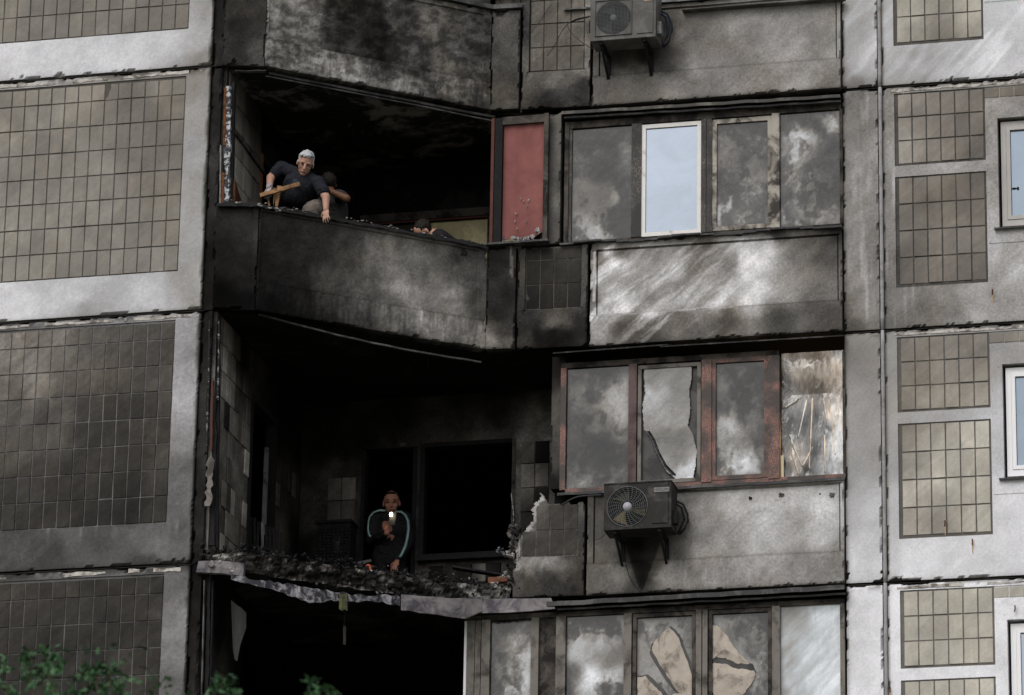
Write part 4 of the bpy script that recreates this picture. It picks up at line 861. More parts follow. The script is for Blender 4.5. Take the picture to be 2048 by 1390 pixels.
def rail(name, A, B, w, t, m_, lab, cat, bend=0, n=8, group=None, wob=.004):
    A = np.array(A, float); B = np.array(B, float); mb = MB(); P = [A + (B - A) * k / n + np.array([0, 0, -bend * math.sin(math.pi * k / n) + random.uniform(-wob, wob)]) for k in range(n + 1)]
    for a, b in zip(P, P[1:]): mb.prism(a, b, w, t)
    o = mb.build(name, m_); recentre(o, A); return tag(o, lab, cat, group)
rail('flashing_strip', (-6.35, -1.86, 5.57), (-6.02, -1.80, 5.575), .06, .012, M['darkmetal'], 'short dark flashing under the left end of the topmost parapet', 'flashing strip', group='metal strips under the parapets')
rail('flashing_strip', (-6.00, -1.77, 5.555), (-3.90, -.06, 5.555), .03, .024, M['darkmetal'], 'long grey metal strip under the arch-stained parapet', 'flashing strip', group='metal strips under the parapets')
rail('flashing_strip', (-6.02, -1.80, 5.52), (-3.88, -.08, 5.50), .02, .012, M['darkmetal'], 'thin dark batten just below the long grey metal strip', 'flashing strip', group='metal strips under the parapets')
rail('flashing_strip', at(517, 628, -1.75), at(962, 724, -.25), .024, .018, M['darkmetal'], 'sagging metal rail hanging under the charred parapet', 'flashing strip', bend=.05, n=14, group='metal strips under the parapets')

# posts at the left end of the balconies
def vpost(name, px, y0, y1, wpx, m_, lab, cat, Y=-1.93, th=.05, lean=0, parent=None, jag=0, group=None):
    a = at(px, y0, Y); b = at(px + lean, y1, Y); w = wpx / 188.0; n = 14; vs = []; F = []
    for i in range(n + 1):
        c = a + (b - a) * i / n; wl = w / 2 * (1 + random.uniform(-jag, jag)); wr = w / 2 * (1 + random.uniform(-jag, jag))
        vs += [c + np.array([-wl, 0, 0]), c + np.array([wr, 0, 0]), c + np.array([wr, th, 0]), c + np.array([-wl, th, 0])]
    for i in range(n):
        for k in range(4): F.append((i * 4 + k, (i + 1) * 4 + k, (i + 1) * 4 + (k + 1) % 4, i * 4 + (k + 1) % 4))
    F += [(0, 1, 2, 3), (n * 4 + 3, n * 4 + 2, n * 4 + 1, n * 4)]
    o = MB().add(vs, F).build(name, m_, parent)
    if parent is None: recentre(o, b); tag(o, lab, cat, group)
    return o
t1 = thing('burnt_window_post', at(455, 412, -1.93), 'flaking white and rusty window post at the left end of the men\'s balcony', 'window post')
vpost('white_face', 456, 172, 411, 11, M['flaky'], '', '', -1.95, .05, lean=-3, parent=t1, jag=.25)
vpost('rust_strip', 446, 345, 410, 6, M['rust'], '', '', -1.96, .04, lean=-2, parent=t1, jag=.3)
vpost('rust_strip', 450, 175, 290, 5, M['rust'], '', '', -1.955, .04, lean=-2, parent=t1, jag=.3)
vpost('grey_edge', 441, 290, 411, 3, M['greymetal'], '', '', -1.97, .03, lean=-1, parent=t1, jag=.3)
vpost('black_edge', 466, 165, 410, 6, M['char'], '', '', -1.90, .06, lean=-4, parent=t1, jag=.2)
t2 = thing('board_stub', at(465, 412, -1.85), 'short orange-edged board standing on the charred parapet', 'board')
vpost('pale_edge', 461, 362, 412, 7, M['paleframe'], '', '', -1.86, .03, parent=t2, jag=.1)
vpost('orange_edge', 467, 358, 412, 4, M['orange_wood'], '', '', -1.87, .04, parent=t2, jag=.1)
a = at(471, 362, -1.80); b = at(500, 412, -1.0); c = at(471, 412, -1.80)
vs = [a, c, (b[0], b[1], c[2] - .05), (b[0], b[1], c[2] + .06)]; vs = [np.array(v) for v in vs]; vs += [v + np.array([-.02, 0, 0]) for v in vs]
MB().add(vs, [(0, 1, 2, 3), (7, 6, 5, 4), (0, 3, 7, 4), (1, 5, 6, 2), (3, 2, 6, 7), (0, 4, 5, 1)]).build('burnt_sheet', M['redwood'], t2)
rail('wooden_rail', (XW + .03, -1.86, 4.96), (XW + .03, -.55, 4.90), .03, .05, M['brownframe'], 'dark wooden rail across the inner tiled side wall', 'wooden rail')
t3 = thing('charred_posts', at(425, 1090, -1.93), 'thin charred posts with pale splinters at the left of the burnt-out balcony', 'window post')
for px, y0, y1, w, mm, Y, ln in ((419, 640, 905, 2.5, 'flaky2', -1.99, -6), (430, 650, 1090, 10, 'char', -1.92, -6), (437, 630, 1095, 5, 'char', -1.88, -4), (438, 640, 800, 3, 'flaky2', -1.93, -3), (413, 660, 1090, 4, 'char', -1.97, -6), (425, 760, 900, 4, 'redwood', -1.96, -3)):
    vpost('splintered_post' if mm != 'flaky2' else 'pale_splinter', px, y0, y1, w, M[mm], '', '', Y, .04, ln, parent=t3, jag=.5)
vpost('hanging_plaster', 421, 915, 1012, 12, M['paleframe'], '', '', -2.0, .02, -5, parent=t3, jag=.5)
t4 = thing('charred_posts', at(400, 1388, -1.93), 'black posts at the left of the lowest balcony', 'window post')
for px, y0, y1, w, mm, Y in ((418, 1150, 1420, 7, 'char', -1.92), (398, 1155, 1420, 8, 'char', -1.95), (408, 1160, 1420, 1.2, 'greymetal', -1.97), (425, 1160, 1420, 3, 'char', -1.9)): vpost('splintered_post', px, y0, y1, w, M[mm], '', '', Y, .04, -6, parent=t4, jag=.4)

# ================================================================== GLAZING
def grid_pane(name, x0, x1, z0, z1, Y, ctrl_px, mat, parent, amp=.3, seed=0, res=.012, post=None, th=.006):
    A_, B_ = (x0, Y), (x1, Y); 
    def smoke(u, zz, L):
        L = L * .90
        if post: return post(u, zz, L)
        a1 = fbm(u * 3.2 + seed * 3.7, zz * 2.6 + seed, 5, .6); a2 = fbm(u * 3.2 + seed * 1.7 + 9, zz * 2.6 + 4, 5, .6)
        f = fbm(u * 2.6 + 2.6 * a1 + seed, zz * 2.2 + 2.6 * a2, 6, .62); r_ = 1 - np.abs(fbm(u * 4 + 3 * a2 + seed * 2, zz * 3 + 3 * a1, 5, .6) - .5) * 2
        L = L * (.50 + 1.02 * sstep(.32, .68, f)) + .035 * sstep(.84, .97, r_) * (L > .2)
        ed = np.minimum(np.minimum(u, x1 - x0 - u), np.minimum(zz - z0, z1 - zz)); L = L * (1 - .35 * np.exp(-ed / .02)) * (1 - .45 * np.exp(-(z1 - zz) / .05))
        return L
    return relief(name, A_, B_, 0, x1 - x0, z0, z1, controls(ctrl_px, A_, B_), mat, res=res, chip=0, amp=amp * .5, seed=seed, thick=th, parent=parent, post=smoke, rough=.0008, wob=.05)
def sash(t, x0, x1, z0, z1, Y, w, m_, name='sash', d=.05):
    mb = MB(); mb.box(x0, x0 + w, Y, Y + d, z0, z1); mb.box(x1 - w, x1, Y, Y + d, z0, z1); mb.box(x0 + w, x1 - w, Y, Y + d, z0, z0 + w); mb.box(x0 + w, x1 - w, Y, Y + d, z1 - w, z1)
    return mb.build(name, m_, t)
def cap(name, x0, x1, z, dz, m_, parent, out=.12, drop=.03):
    n = 24; vs = []; F = []
    for i in range(n + 1):
        x = x0 + (x1 - x0) * i / n; zz = z + dz * i / n + .006 * math.sin(i * 1.7) * random.random()
        vs += [(x, .03, zz + .02), (x, -out, zz), (x, -out, zz - drop), (x, -out + .012, zz - drop), (x, -out + .012, zz - .012), (x, .03, zz + .006)]
    for i in range(n):
        for k in range(6): F.append((i * 6 + k, i * 6 + (k + 1) % 6, (i + 1) * 6 + (k + 1) % 6, (i + 1) * 6 + k))
    return MB().add(vs, F).build(name, m_, parent)

# S1 (blue pane)
z0, z1 = 4.02, 5.47
t = thing('loggia_glazing', (-1.55, 0, 4.0), 'four-pane glazing with one clear blue pane above the white-streaked parapet', 'glazing', 'strips of loggia glazing')
X = lambda p, y=350: xs(p, y, 0.0)
MB().box(X(1130), X(1138), -.03, .05, z0, z1 - .02).build('post', M['brownframe'], t)
MB().box(X(1130), X(1683), -.02, .05, z1 - .10, z1 - .02).build('head_rail', M['brownframe'], t)
MB().box(X(1138), X(1683), -.02, .05, z0 - .03, z0 + .02).build('sill_rail', M['brownframe'], t)
for a, b, mm, nm, yy in ((1138, 1144, 'blister', 'post', -.012), (1264, 1284, 'blister', 'post', -.035), (1403, 1413, 'blister', 'post', -.03), (1414, 1425, 'blister', 'post', -.03), (1545, 1560, 'scorched', 'post', -.035), (1680, 1686, 'brownframe', 'post', -.02)):
    MB().box(X(a), X(b), yy, .05, z0 + .02, z1 - .10).build(nm, M[mm], t)
MB().box(X(1412.6), X(1414.6), -.012, .05, z0 + .02, z1 - .10).build('groove', M['gap'], t)
grid_pane('pane', X(1144), X(1264), z0 + .02, z1 - .10, .01, [(1150, 260, 60), (1200, 260, 84), (1250, 300, 100), (1210, 330, 30), (1225, 310, 34), (1160, 400, 62), (1200, 400, 64), (1250, 400, 92), (1200, 465, 118), (1150, 465, 108), (1150, 340, 66), (1240, 460, 95)], M['pane_soot_sky'], t, seed=1)
s_ = sash(t, X(1284), X(1403), z0 + .02, z1 - .12, -.022, .045, M['whiteframe'])
MB().box(X(1284) + .045, X(1403) - .045, .0, .008, z0 + .065, z1 - .165).build('pane', M['skyglass'], s_)
s_ = sash(t, X(1425), X(1545), z0 + .03, z1 - .12, -.02, .05, M['scorched'])
grid_pane('pane', X(1425) + .05, X(1545) - .05, z0 + .08, z1 - .17, .005, [(1450, 260, 96), (1500, 260, 90), (1480, 320, 62), (1530, 330, 62), (1450, 370, 80), (1500, 400, 158), (1480, 440, 172), (1530, 440, 118), (1455, 440, 150), (1510, 345, 62), (1500, 380, 130)], M['pane_soot_sky'], s_, seed=2)
grid_pane('pane', X(1560), X(1680), z0 + .02, z1 - .10, .01, [(1590, 270, 140), (1600, 300, 130), (1620, 250, 60), (1630, 235, 110), (1655, 245, 140), (1650, 320, 46), (1600, 350, 130), (1590, 420, 124), (1650, 420, 92), (1660, 380, 60), (1570, 450, 132), (1630, 370, 90), (1665, 300, 50)], M['pane_soot_sky'], t, seed=3)
cap('cap_strip', -3.12, -.01, 5.535, -.045, M['sill'], t, .14, .035)
cap('lower_cap_strip', -3.10, -.01, 5.485, -.045, M['darkmetal'], t, .10, .02)
mbz = MB(); n = 20
for i in range(n):
    xa = -3.13 + i * 3.12 / n; xb = xa + 3.12 / n; mbz.box(xa, xb, -.09 - .02 * math.sin(i), .0, 3.985 + .012 * math.sin(i * .9), 4.005 + .012 * math.sin(i * .9))
mbz.build('sill_sheet', M['darkmetal'], t)

# S1 end window with the red blind
t = thing('end_window', (-3.6, -.13, 4.0), 'narrow window with a faded red blind', 'window')
EY = -.14
def E_(p, y=370): return xs(p, y, EY)
MB().box(E_(982), E_(988), EY - .03, EY + .04, 4.02, 5.50).build('thin_post', M['redwood'], t)
MB().box(E_(989), E_(1004), EY - .02, EY + .05, 4.02, 5.50).build('post', M['char'], t)
MB().box(E_(1087), E_(1096), EY - .02, EY + .05, 4.02, 5.52).build('post', M['brownframe'], t)
MB().box(E_(1004), E_(1087), EY - .02, EY + .05, 5.42, 5.51).build('head_rail', M['brownframe'], t)
MB().box(E_(978), E_(1100), EY - .07, EY + .06, 4.0, 4.022).build('sill', M['darkmetal'], t)
bl = []; F = []; nb = 26; nz = 20
for j in range(nz + 1):
    for i in range(nb + 1):
        fx = i / nb; fz = j / nz; bot = 4.06 + .05 * float(fbm(fx * 5, .3, 3)) + (.05 * sstep(.75, 1, fx)); bl.append((E_(1005) + fx * (E_(1087) - E_(1005)), EY + .02 + .004 * math.sin(fx * 19) + .006 * float(fbm(fx * 4, fz * 6, 3)), bot + (5.42 - bot) * fz))
for j in range(nz):
    for i in range(nb): F.append((j * (nb + 1) + i, j * (nb + 1) + i + 1, (j + 1) * (nb + 1) + i + 1, (j + 1) * (nb + 1) + i))
MB().add(bl, F).build('blind', M['redblind'], t, True)
tf = MB()
for k in range(26):
    fx = random.random(); p = np.array([E_(1005) + fx * (E_(1085) - E_(1005)), EY - .01, 4.04 + .06 * abs(fx - .5) * 2 * random.random() + (.06 if fx > .85 else 0)])
    a_ = random.uniform(-1, 1); tf.add([p, p + np.array([.03 * math.cos(a_), -.012, .03 * math.sin(a_)]), p + np.array([.01, .006, .045]), p + np.array([-.02, -.008, .03])], [(0, 1, 2), (0, 2, 3)])
for px, py in ((1040, 395), (1045, 400), (1052, 410), (1030, 425), (1028, 440), (1032, 455), (1050, 440), (1055, 398)):
    p = at(px, py, EY + .008); tf.add([p, p + np.array([.022, 0, -.006]), p + np.array([.008, -.004, -.035])], [(0, 1, 2)])
tf.build('torn_foil', M['foil_torn'], t)['kind'] = 'stuff'
cp = relief('concrete_post', (-3.36, -.06), (-3.14, -.06), 0, .22, 4.02, 5.55, np.array([(.0, 5.3, .28), (.1, 5.2, .40), (.1, 4.6, .44), (.15, 4.2, .34), (.2, 4.8, .38)]), M['concrete'], res=.02, thick=.14, chip=.02, amp=.3, seed=7)
tag(cp, 'cracked grey concrete post right of the red blind', 'concrete post', 'concrete posts beside the glazing')

# S2 (crackled frames)
z0, z1 = 1.20, 2.66
t = thing('loggia_glazing', (-1.55, 0, 1.18), 'glazing with crackled red-brown frames, burst film and a broken pane', 'glazing', 'strips of loggia glazing')
X = lambda p, y=830: xs(p, y, 0.0)
for a, b, mm, yy in ((1122, 1133, 'crackle', -.03), (1258, 1274, 'pinkframe', -.035), (1404, 1424, 'crackle', -.035), (1537, 1560, 'crackle', -.035), (1686, 1691, 'brownframe', -.02)):
    if mm == 'pinkframe' and mm not in M: M[mm] = plain('mauve_brown_frame', (.115, .08, .078), .6, .3, nscale=9, namp=.35, bmp=.2, c2=(.05, .035, .033), thr=(.45, .65))
    MB().box(X(a), X(b), yy, .05, z0, z1 - .08).build('post', M[mm], t)
MB().box(X(1122), X(1558), -.02, .05, z1 - .08, z1 - .02).build('head_rail', M['brownframe'], t)
MB().box(X(1133), X(1691), -.025, .05, z0 - .035, z0 + .012).build('sill_rail', M['crackle'], t)
grid_pane('pane', X(1133), X(1258), z0 + .012, z1 - .08, .01, [(1150, 750, 62), (1200, 740, 52), (1230, 790, 125), (1240, 820, 110), (1160, 850, 38), (1145, 800, 60), (1220, 860, 62), (1200, 900, 22), (1160, 940, 62), (1240, 950, 64), (1180, 960, 96), (1150, 900, 40)], M['pane_soot_sky'], t, amp=.4, seed=4)
s_ = sash(t, X(1276), X(1402), z0 + .02, z1 - .10, -.018, .04, M['paleframe'])
# torn film pane: ragged outline, dark behind
bxn = MB(); tp = [(1291, 722), (1330, 718), (1376, 715), (1384, 740), (1378, 790), (1381, 815), (1376, 850), (1386, 870), (1394, 900), (1390, 935), (1385, 958), (1350, 957), (1330, 938), (1314, 908), (1302, 880), (1288, 858), (1284, 820), (1290, 790), (1288, 750)]
gx0, gx1 = X(1276) + .04, X(1402) - .04
def inpoly(px_, pz_):
    c = np.zeros(px_.shape, bool); n_ = len(tpw)
    for i in range(n_):
        x1_, y1_ = tpw[i]; x2_, y2_ = tpw[(i + 1) % n_]
        c ^= ((y1_ > pz_) != (y2_ > pz_)) & (px_ < (x2_ - x1_) * (pz_ - y1_) / (y2_ - y1_ + 1e-12) + x1_)
    return c
tpw = [(at(a, b, 0)[0], at(a, b, 0)[2]) for a, b in tp]
relief('torn_pane', (gx0, .0), (gx1, .0), 0, gx1 - gx0, z0 + .06, z1 - .14, controls([(1330, 740, 118), (1320, 790, 142), (1360, 800, 142), (1330, 860, 98), (1370, 870, 98), (1350, 915, 108), (1370, 945, 180), (1300, 740, 110), (1345, 760, 120), (1350, 830, 140)], (gx0, 0), (gx1, 0)),
       M['pane_soot_sky'], res=.008, chip=0, amp=.3, seed=5, thick=.004, parent=s_, hole=lambda u, zz: ~inpoly(gx0 + u + .02 * (fbm(u * 22, zz * 22, 3) - .5), zz + .03 * (fbm(u * 20 + 5, zz * 20, 3) - .5)), depth=lambda u, zz: .006 * fbm(u * 5, zz * 5, 3))
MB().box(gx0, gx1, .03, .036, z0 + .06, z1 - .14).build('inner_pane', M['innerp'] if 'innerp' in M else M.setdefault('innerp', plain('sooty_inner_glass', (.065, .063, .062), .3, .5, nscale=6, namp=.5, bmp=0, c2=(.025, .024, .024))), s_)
cur = MB()
for k in range(3):
    pts = [at(px + k * 3, py, -.006) for px, py in ((1292, 862), (1303, 880), (1312, 905), (1326, 930), (1345, 950))]
    cur.tube(pts, .004 + .002 * k, 5)
cur.tube([at(x, y, -.012) for x, y in ((1281, 745), (1276, 755), (1287, 765), (1279, 790), (1285, 815), (1277, 830))], .005, 5)
cur.build('curled_edge', M['char'], s_)
s_ = sash(t, X(1424), X(1537), z0 + .02, z1 - .08, -.02, .045, M['crackle'])
grid_pane('pane', X(1424) + .045, X(1537) - .045, z0 + .065, z1 - .125, .005, [(1450, 740, 58), (1500, 740, 66), (1520, 760, 78), (1500, 800, 66), (1450, 800, 56), (1460, 850, 130), (1500, 880, 66), (1450, 930, 150), (1480, 930, 150), (1530, 930, 120), (1525, 850, 80), (1490, 830, 66)], M['pane_soot_sky'], s_, amp=.3, seed=6)
wl = MB(); wl.box(X(1528), X(1534), .003, .0045, z0 + .07, z0 + .40); wl.build('painted_lamp_gleam', plain('amber_gleam_paint', (.60, .50, .33), .4, .4, nscale=6, namp=.2, bmp=0), s_)  # amber strip painted as a lamp gleam along the pane
# crumpled film with painted gleams, a lamp is lit in the room behind it
fx0, fx1 = X(1562), X(1686); nxg, nzg = 100, 150; zb, zt = z0 + .012, z1 - .045
fc = controls([(1600, 695, 200), (1650, 690, 235), (1680, 720, 235), (1640, 725, 110), (1615, 735, 120), (1660, 745, 150), (1590, 745, 140), (1625, 772, 90), (1570, 760, 60), (1600, 795, 120), (1580, 850, 62), (1605, 850, 70), (1630, 830, 84), (1650, 860, 110), (1668, 830, 220), (1680, 870, 255), (1684, 900, 240), (1660, 930, 150), (1630, 900, 74), (1590, 915, 175), (1588, 895, 150), (1598, 935, 140), (1577, 890, 90), (1680, 940, 150), (1610, 940, 70), (1570, 930, 60)], (fx0, 0), (fx1, 0))  # film tones, bright gleams painted in
wc = controls([(1600, 695, 120), (1640, 725, 235), (1660, 740, 220), (1620, 740, 220), (1680, 700, 60), (1680, 880, 10), (1650, 860, 10), (1590, 915, 150), (1610, 850, 20), (1670, 830, 110), (1650, 930, 10), (1575, 800, 60)], (fx0, 0), (fx1, 0))  # warm tint: brown smudges and painted lamp gold
FX, FZ = np.meshgrid(np.linspace(fx0, fx1, nxg + 1), np.linspace(zb, zt, nzg + 1)); U_ = FX - fx0
cre = [((1612, 800), (1596, 872)), ((1624, 797), (1618, 935)), ((1646, 797), (1655, 850)), ((1658, 800), (1670, 905)), ((1571, 812), (1592, 800)), ((1584, 905), (1596, 945)), ((1618, 905), (1606, 930)), ((1648, 870), (1650, 942)), ((1582, 880), (1604, 930))]
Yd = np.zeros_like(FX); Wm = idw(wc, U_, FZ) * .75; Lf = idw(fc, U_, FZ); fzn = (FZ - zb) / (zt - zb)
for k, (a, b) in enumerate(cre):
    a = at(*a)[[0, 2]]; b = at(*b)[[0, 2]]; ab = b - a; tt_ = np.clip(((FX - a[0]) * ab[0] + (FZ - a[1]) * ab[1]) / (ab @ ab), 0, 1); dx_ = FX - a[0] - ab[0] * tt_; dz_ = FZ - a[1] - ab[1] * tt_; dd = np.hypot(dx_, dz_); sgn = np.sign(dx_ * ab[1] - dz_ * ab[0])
    Yd -= np.maximum(0, 1 - dd / np.where(sgn > 0, .016, .075)) * .014; wl_ = np.maximum(0, 1 - dd / (.008 + .012 * (1 - tt_))); Wm = np.maximum(Wm, wl_ * (1.0 if k % 4 else .5)); Lf = np.maximum(Lf, wl_ ** .7 * .88)  # folds coloured pale and gold as if catching lamplight
Yd -= np.where(fzn > .66, .05 * np.sin((fzn - .66) / .34 * np.pi) * np.sin(U_ / (fx1 - fx0) * np.pi), 0); Yd += .02 * np.abs(fbm(U_ * 7, FZ * 3.0, 4) - .5) * 2
rad = np.arctan2(FZ - (zb + (zt - zb) * .80), U_ - .32); Yd += np.where(fzn > .62, .0004 * np.clip(np.hypot(FZ - (zb + (zt - zb) * .80), U_ - .32) / .22 - .35, 0, 1) * np.sin(rad * 58 + 3 * fbm(U_ * 8, FZ * 8, 3)), 0)
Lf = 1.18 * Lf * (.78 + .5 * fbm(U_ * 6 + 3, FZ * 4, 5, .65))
V = np.stack([FX.ravel(), .03 + Yd.ravel(), FZ.ravel()], 1)
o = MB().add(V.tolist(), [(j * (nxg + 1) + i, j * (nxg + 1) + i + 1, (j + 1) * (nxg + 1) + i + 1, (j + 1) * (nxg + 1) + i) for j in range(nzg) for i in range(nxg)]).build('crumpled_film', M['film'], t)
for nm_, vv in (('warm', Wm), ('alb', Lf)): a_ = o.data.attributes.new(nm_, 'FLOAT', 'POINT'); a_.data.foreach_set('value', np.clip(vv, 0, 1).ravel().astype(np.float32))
MB().box(X(1561), X(1567), .0, .006, z0 + .02, z0 + .26).build('painted_lamp_gleam', bpy.data.materials['amber_gleam_paint'], t)  # second painted gleam strip, beside the film
lamp = bpy.data.lights.new('room_lamp', 'POINT'); lamp.energy = 9; lamp.color = (1.0, .62, .30); lamp.shadow_soft_size = .08; lo_ = bpy.data.objects.new('room_lamp', lamp); lo_.location = (-.45, .9, 1.9); col.objects.link(lo_)
cap('sill_sheet', -3.12, -.0, 1.155, -.0, M['darkmetal'], t, .08, .03)
# bent cap sheets
mbx = MB(); mbx.prism((-3.16, -.10, 2.735), (-1.90, -.09, 2.755), .24, .014, up=(0, -.35, 1)); mbx.build('bent_cap_sheet', M['darkmetal'], t)
mbx = MB(); mbx.prism((-1.98, -.10, 2.735), (.0, -.09, 2.735), .20, .014, up=(0, -.35, 1)); mbx.build('cap_sheet', M['darkmetal'], t)
cp = relief('concrete_post', (-3.21, -.02), (-3.06, -.02), 0, .15, 1.22, 2.72, np.array([(.0, 2.5, .14), (.1, 2.2, .30), (.1, 1.6, .26), (.05, 1.3, .14)]), M['concrete'], res=.02, thick=.14, chip=.02, amp=.35, seed=8)
tag(cp, 'sooty concrete post right of the burnt-out opening', 'concrete post', 'concrete posts beside the glazing')

# S3
z1 = -.17; z0 = -1.62
t = thing('loggia_glazing', (-1.9, 0, z0), 'lowest glazing with torn pale sheets behind the glass and a bright white pane', 'glazing', 'strips of loggia glazing')
X = lambda p, y=1300: xs(p, y, 0.0)
for a, b, mm, yy in ((929, 934, 'cleanwhite', -.02), (935, 950, 'paleframe', -.03), (951, 962, 'paleframe', -.022), (964, 981, 'paleframe', -.035), (1063, 1078, 'paleframe', -.03), (1113, 1132, 'paleframe', -.035), (1249, 1264, 'paleframe', -.035), (1393, 1404, 'paleframe', -.035), (1406, 1416, 'paleframe', -.035), (1545, 1561, 'paleframe', -.035), (1681, 1690, 'paleframe', -.02)):
    MB().box(X(a), X(b), yy, .05, z0, z1 - .035).build('post', M[mm], t)
MB().box(X(929), X(1690), -.015, .05, z1 - .035, z1 + .02).build('head_rail', M['brownframe'], t)
MB().box(X(929), X(1690), -.02, .05, z0 - .05, z0).build('sill_rail', M['brownframe'], t)
grid_pane('pane', X(981), X(1063), z0, z1 - .035, .01, [(1000, 1260, 78), (1040, 1240, 128), (1050, 1290, 155), (1000, 1350, 88), (1030, 1380, 125), (1000, 1300, 66), (1055, 1350, 140), (1020, 1320, 110)], M['pane_soot_sky'], t, amp=.5, seed=11)
MB().box(X(1078), X(1113), .01, .03, z0, z1 - .035).build('dark_board', M['brownframe'], t)
grid_pane('pane', X(1132), X(1249), z0, z1 - .035, .01, [(1190, 1260, 142), (1150, 1300, 120), (1230, 1250, 112), (1190, 1350, 145), (1145, 1345, 52), (1230, 1350, 120), (1225, 1320, 70), (1210, 1230, 80), (1160, 1240, 110)], M['pane_soot_sky'], t, amp=.25, seed=12)
for (a, b, cl, sd_) in ((1266, 1392, [(1300, 1240, 96), (1350, 1240, 88), (1380, 1300, 80), (1300, 1300, 90), (1290, 1350, 90), (1340, 1380, 100)], 13), (1418, 1544, [(1450, 1240, 92), (1500, 1240, 96), (1520, 1280, 90), (1450, 1300, 90), (1530, 1350, 90), (1480, 1290, 76)], 14)):
    s_ = sash(t, X(a), X(b), z0 + .01, z1 - .045, -.02, .04, M['brownframe'])
    grid_pane('pane', X(a) + .04, X(b) - .04, z0 + .05, z1 - .085, .01, cl, M['pane_soot_sky'], s_, amp=.3, seed=sd_)
def sheet(pts, name, m_, parent, Y=-.002, lift=.02, th=.004):
    pts = [(a[0] + (b[0] - a[0]) * k / 5 + random.uniform(-1.3, 1.3), a[1] + (b[1] - a[1]) * k / 5 + random.uniform(-1.3, 1.3)) for a, b in zip(pts, pts[1:] + pts[:1]) for k in range(5)]
    P = [at(a, b, Y) for a, b in pts]; c = sum(P) / len(P) + np.array([0, -lift, 0]); n_ = len(P)
    vs = [c] + P + [p + np.array([0, th, 0]) for p in P]
    return MB().add(vs, [(0, 1 + i, 1 + (i + 1) % n_) for i in range(n_)] + [(1 + i, 1 + n_ + i, 1 + n_ + (i + 1) % n_, 1 + (i + 1) % n_) for i in range(n_)]).build(name, m_, parent)
sheet([(1341, 1251), (1359, 1268), (1372, 1300), (1390, 1352), (1387, 1388), (1360, 1394), (1332, 1362), (1300, 1308), (1302, 1288)], 'tear_gap_shadow', M['innerp'], t, Y=.004, lift=.001)  # dark sheets stand for the shadow and gap behind the torn sheets
sheet([(1424, 1312), (1452, 1314), (1474, 1323), (1505, 1328), (1512, 1345), (1470, 1342), (1445, 1334), (1424, 1330)], 'tear_gap_shadow', M['innerp'], t, Y=.004, lift=.001)
sheet([(1275, 1350), (1296, 1350), (1318, 1368), (1338, 1392), (1334, 1400), (1275, 1400)], 'tear_gap_shadow', M['innerp'], t, Y=.004, lift=.001)
sheet([(1339, 1254), (1355, 1272), (1366, 1300), (1387, 1358), (1384, 1385), (1362, 1392), (1345, 1368), (1320, 1330), (1303, 1300), (1306, 1285)], 'torn_sheet', M['card'], t)
sheet([(1275, 1355), (1290, 1352), (1310, 1372), (1325, 1388), (1330, 1400), (1275, 1400)], 'torn_sheet', M['card'], t)
sheet([(1345, 1388), (1384, 1384), (1390, 1400), (1345, 1402)], 'torn_sheet', M['card'], t, lift=.01)
sheet([(1424, 1252), (1436, 1251), (1456, 1275), (1476, 1305), (1500, 1328), (1470, 1326), (1450, 1316), (1432, 1314), (1424, 1318)], 'torn_sheet', M['card'], t)
sheet([(1424, 1326), (1450, 1328), (1470, 1336), (1508, 1342), (1512, 1350), (1500, 1372), (1484, 1392), (1430, 1400), (1424, 1380)], 'torn_sheet', M['card'], t)
grid_pane('pane', X(1561), X(1681), z0, z1 - .035, .01, [(1580, 1215, 150), (1600, 1240, 170), (1650, 1240, 235), (1620, 1300, 225), (1590, 1370, 205), (1660, 1350, 248), (1575, 1300, 185), (1670, 1220, 225), (1570, 1380, 160), (1640, 1380, 240)], M['pane_white'], t, amp=.14, seed=15,
    post=lambda u, zz, L: L * (.82 + .3 * fbm((u * .6 - zz * .5) * 16, (u * .5 + zz * .6) * 2.5, 5)))
cap('cap_strip', -3.2, -.0, -.075, .03, M['darkmetal'], t, .16, .05)
cap('lower_cap_strip', -3.1, -.0, -.135, .02, M['darkmetal'], t, .10, .02)

# S0 glazing (bottom edge in view)
t = thing('loggia_glazing', (-1.55, 0, 6.8), 'white-framed glazing cut by the top edge behind the upper air conditioner', 'glazing', 'strips of loggia glazing')
X = lambda p, y=10: xs(p, y, 0.0)
MB().box(X(1134), -.02, -.02, .05, 6.795, 6.83).build('sill_rail', M['greymetal'], t)
MB().box(X(1134), X(1140), -.03, .05, 6.83, 8.3).build('post', M['greymetal'], t)
or_ = plain('scorched_cream_frame', (.55, .36, .22), .5, .3, nscale=9, namp=.25, bmp=.05)
s_ = sash(t, X(1141), X(1300), 6.832, 8.28, -.012, .05, or_); MB().box(X(1141) + .05, X(1300) - .05, .01, .02, 6.88, 8.23).build('pane', M['cleanwhite'], s_)
s_ = sash(t, X(1305), X(1500), 6.832, 8.28, -.012, .02, M['cleanwhite']); MB().box(X(1305) + .02, X(1500) - .02, .01, .02, 6.85, 8.26).build('pane', M['cleanwhite'], s_)
s_ = sash(t, X(1505), X(1680), 6.832, 8.28, -.012, .05, M['paleframe']); MB().box(X(1505) + .05, X(1680) - .05, .01, .02, 6.88, 8.23).build('pane', M['skyglass'], s_)
MB().box(X(1141), -.02, -.02, .05, 8.28, 8.33).build('head_rail', M['greymetal'], t)
cap('sill_sheet', X(1130), -.03, 6.785, 0, M['greymetal'], t, .09, .02)
mbx = MB(); mbx.prism(at(1365, 22, -.08), at(1690, -2, -.08), .10, .012); mbx.build('loose_trim', M['sill'], t)
t = thing('balcony_glazing', (-4.8, -1, 6.8), 'dark closed balcony glazing cut by the top edge', 'glazing')
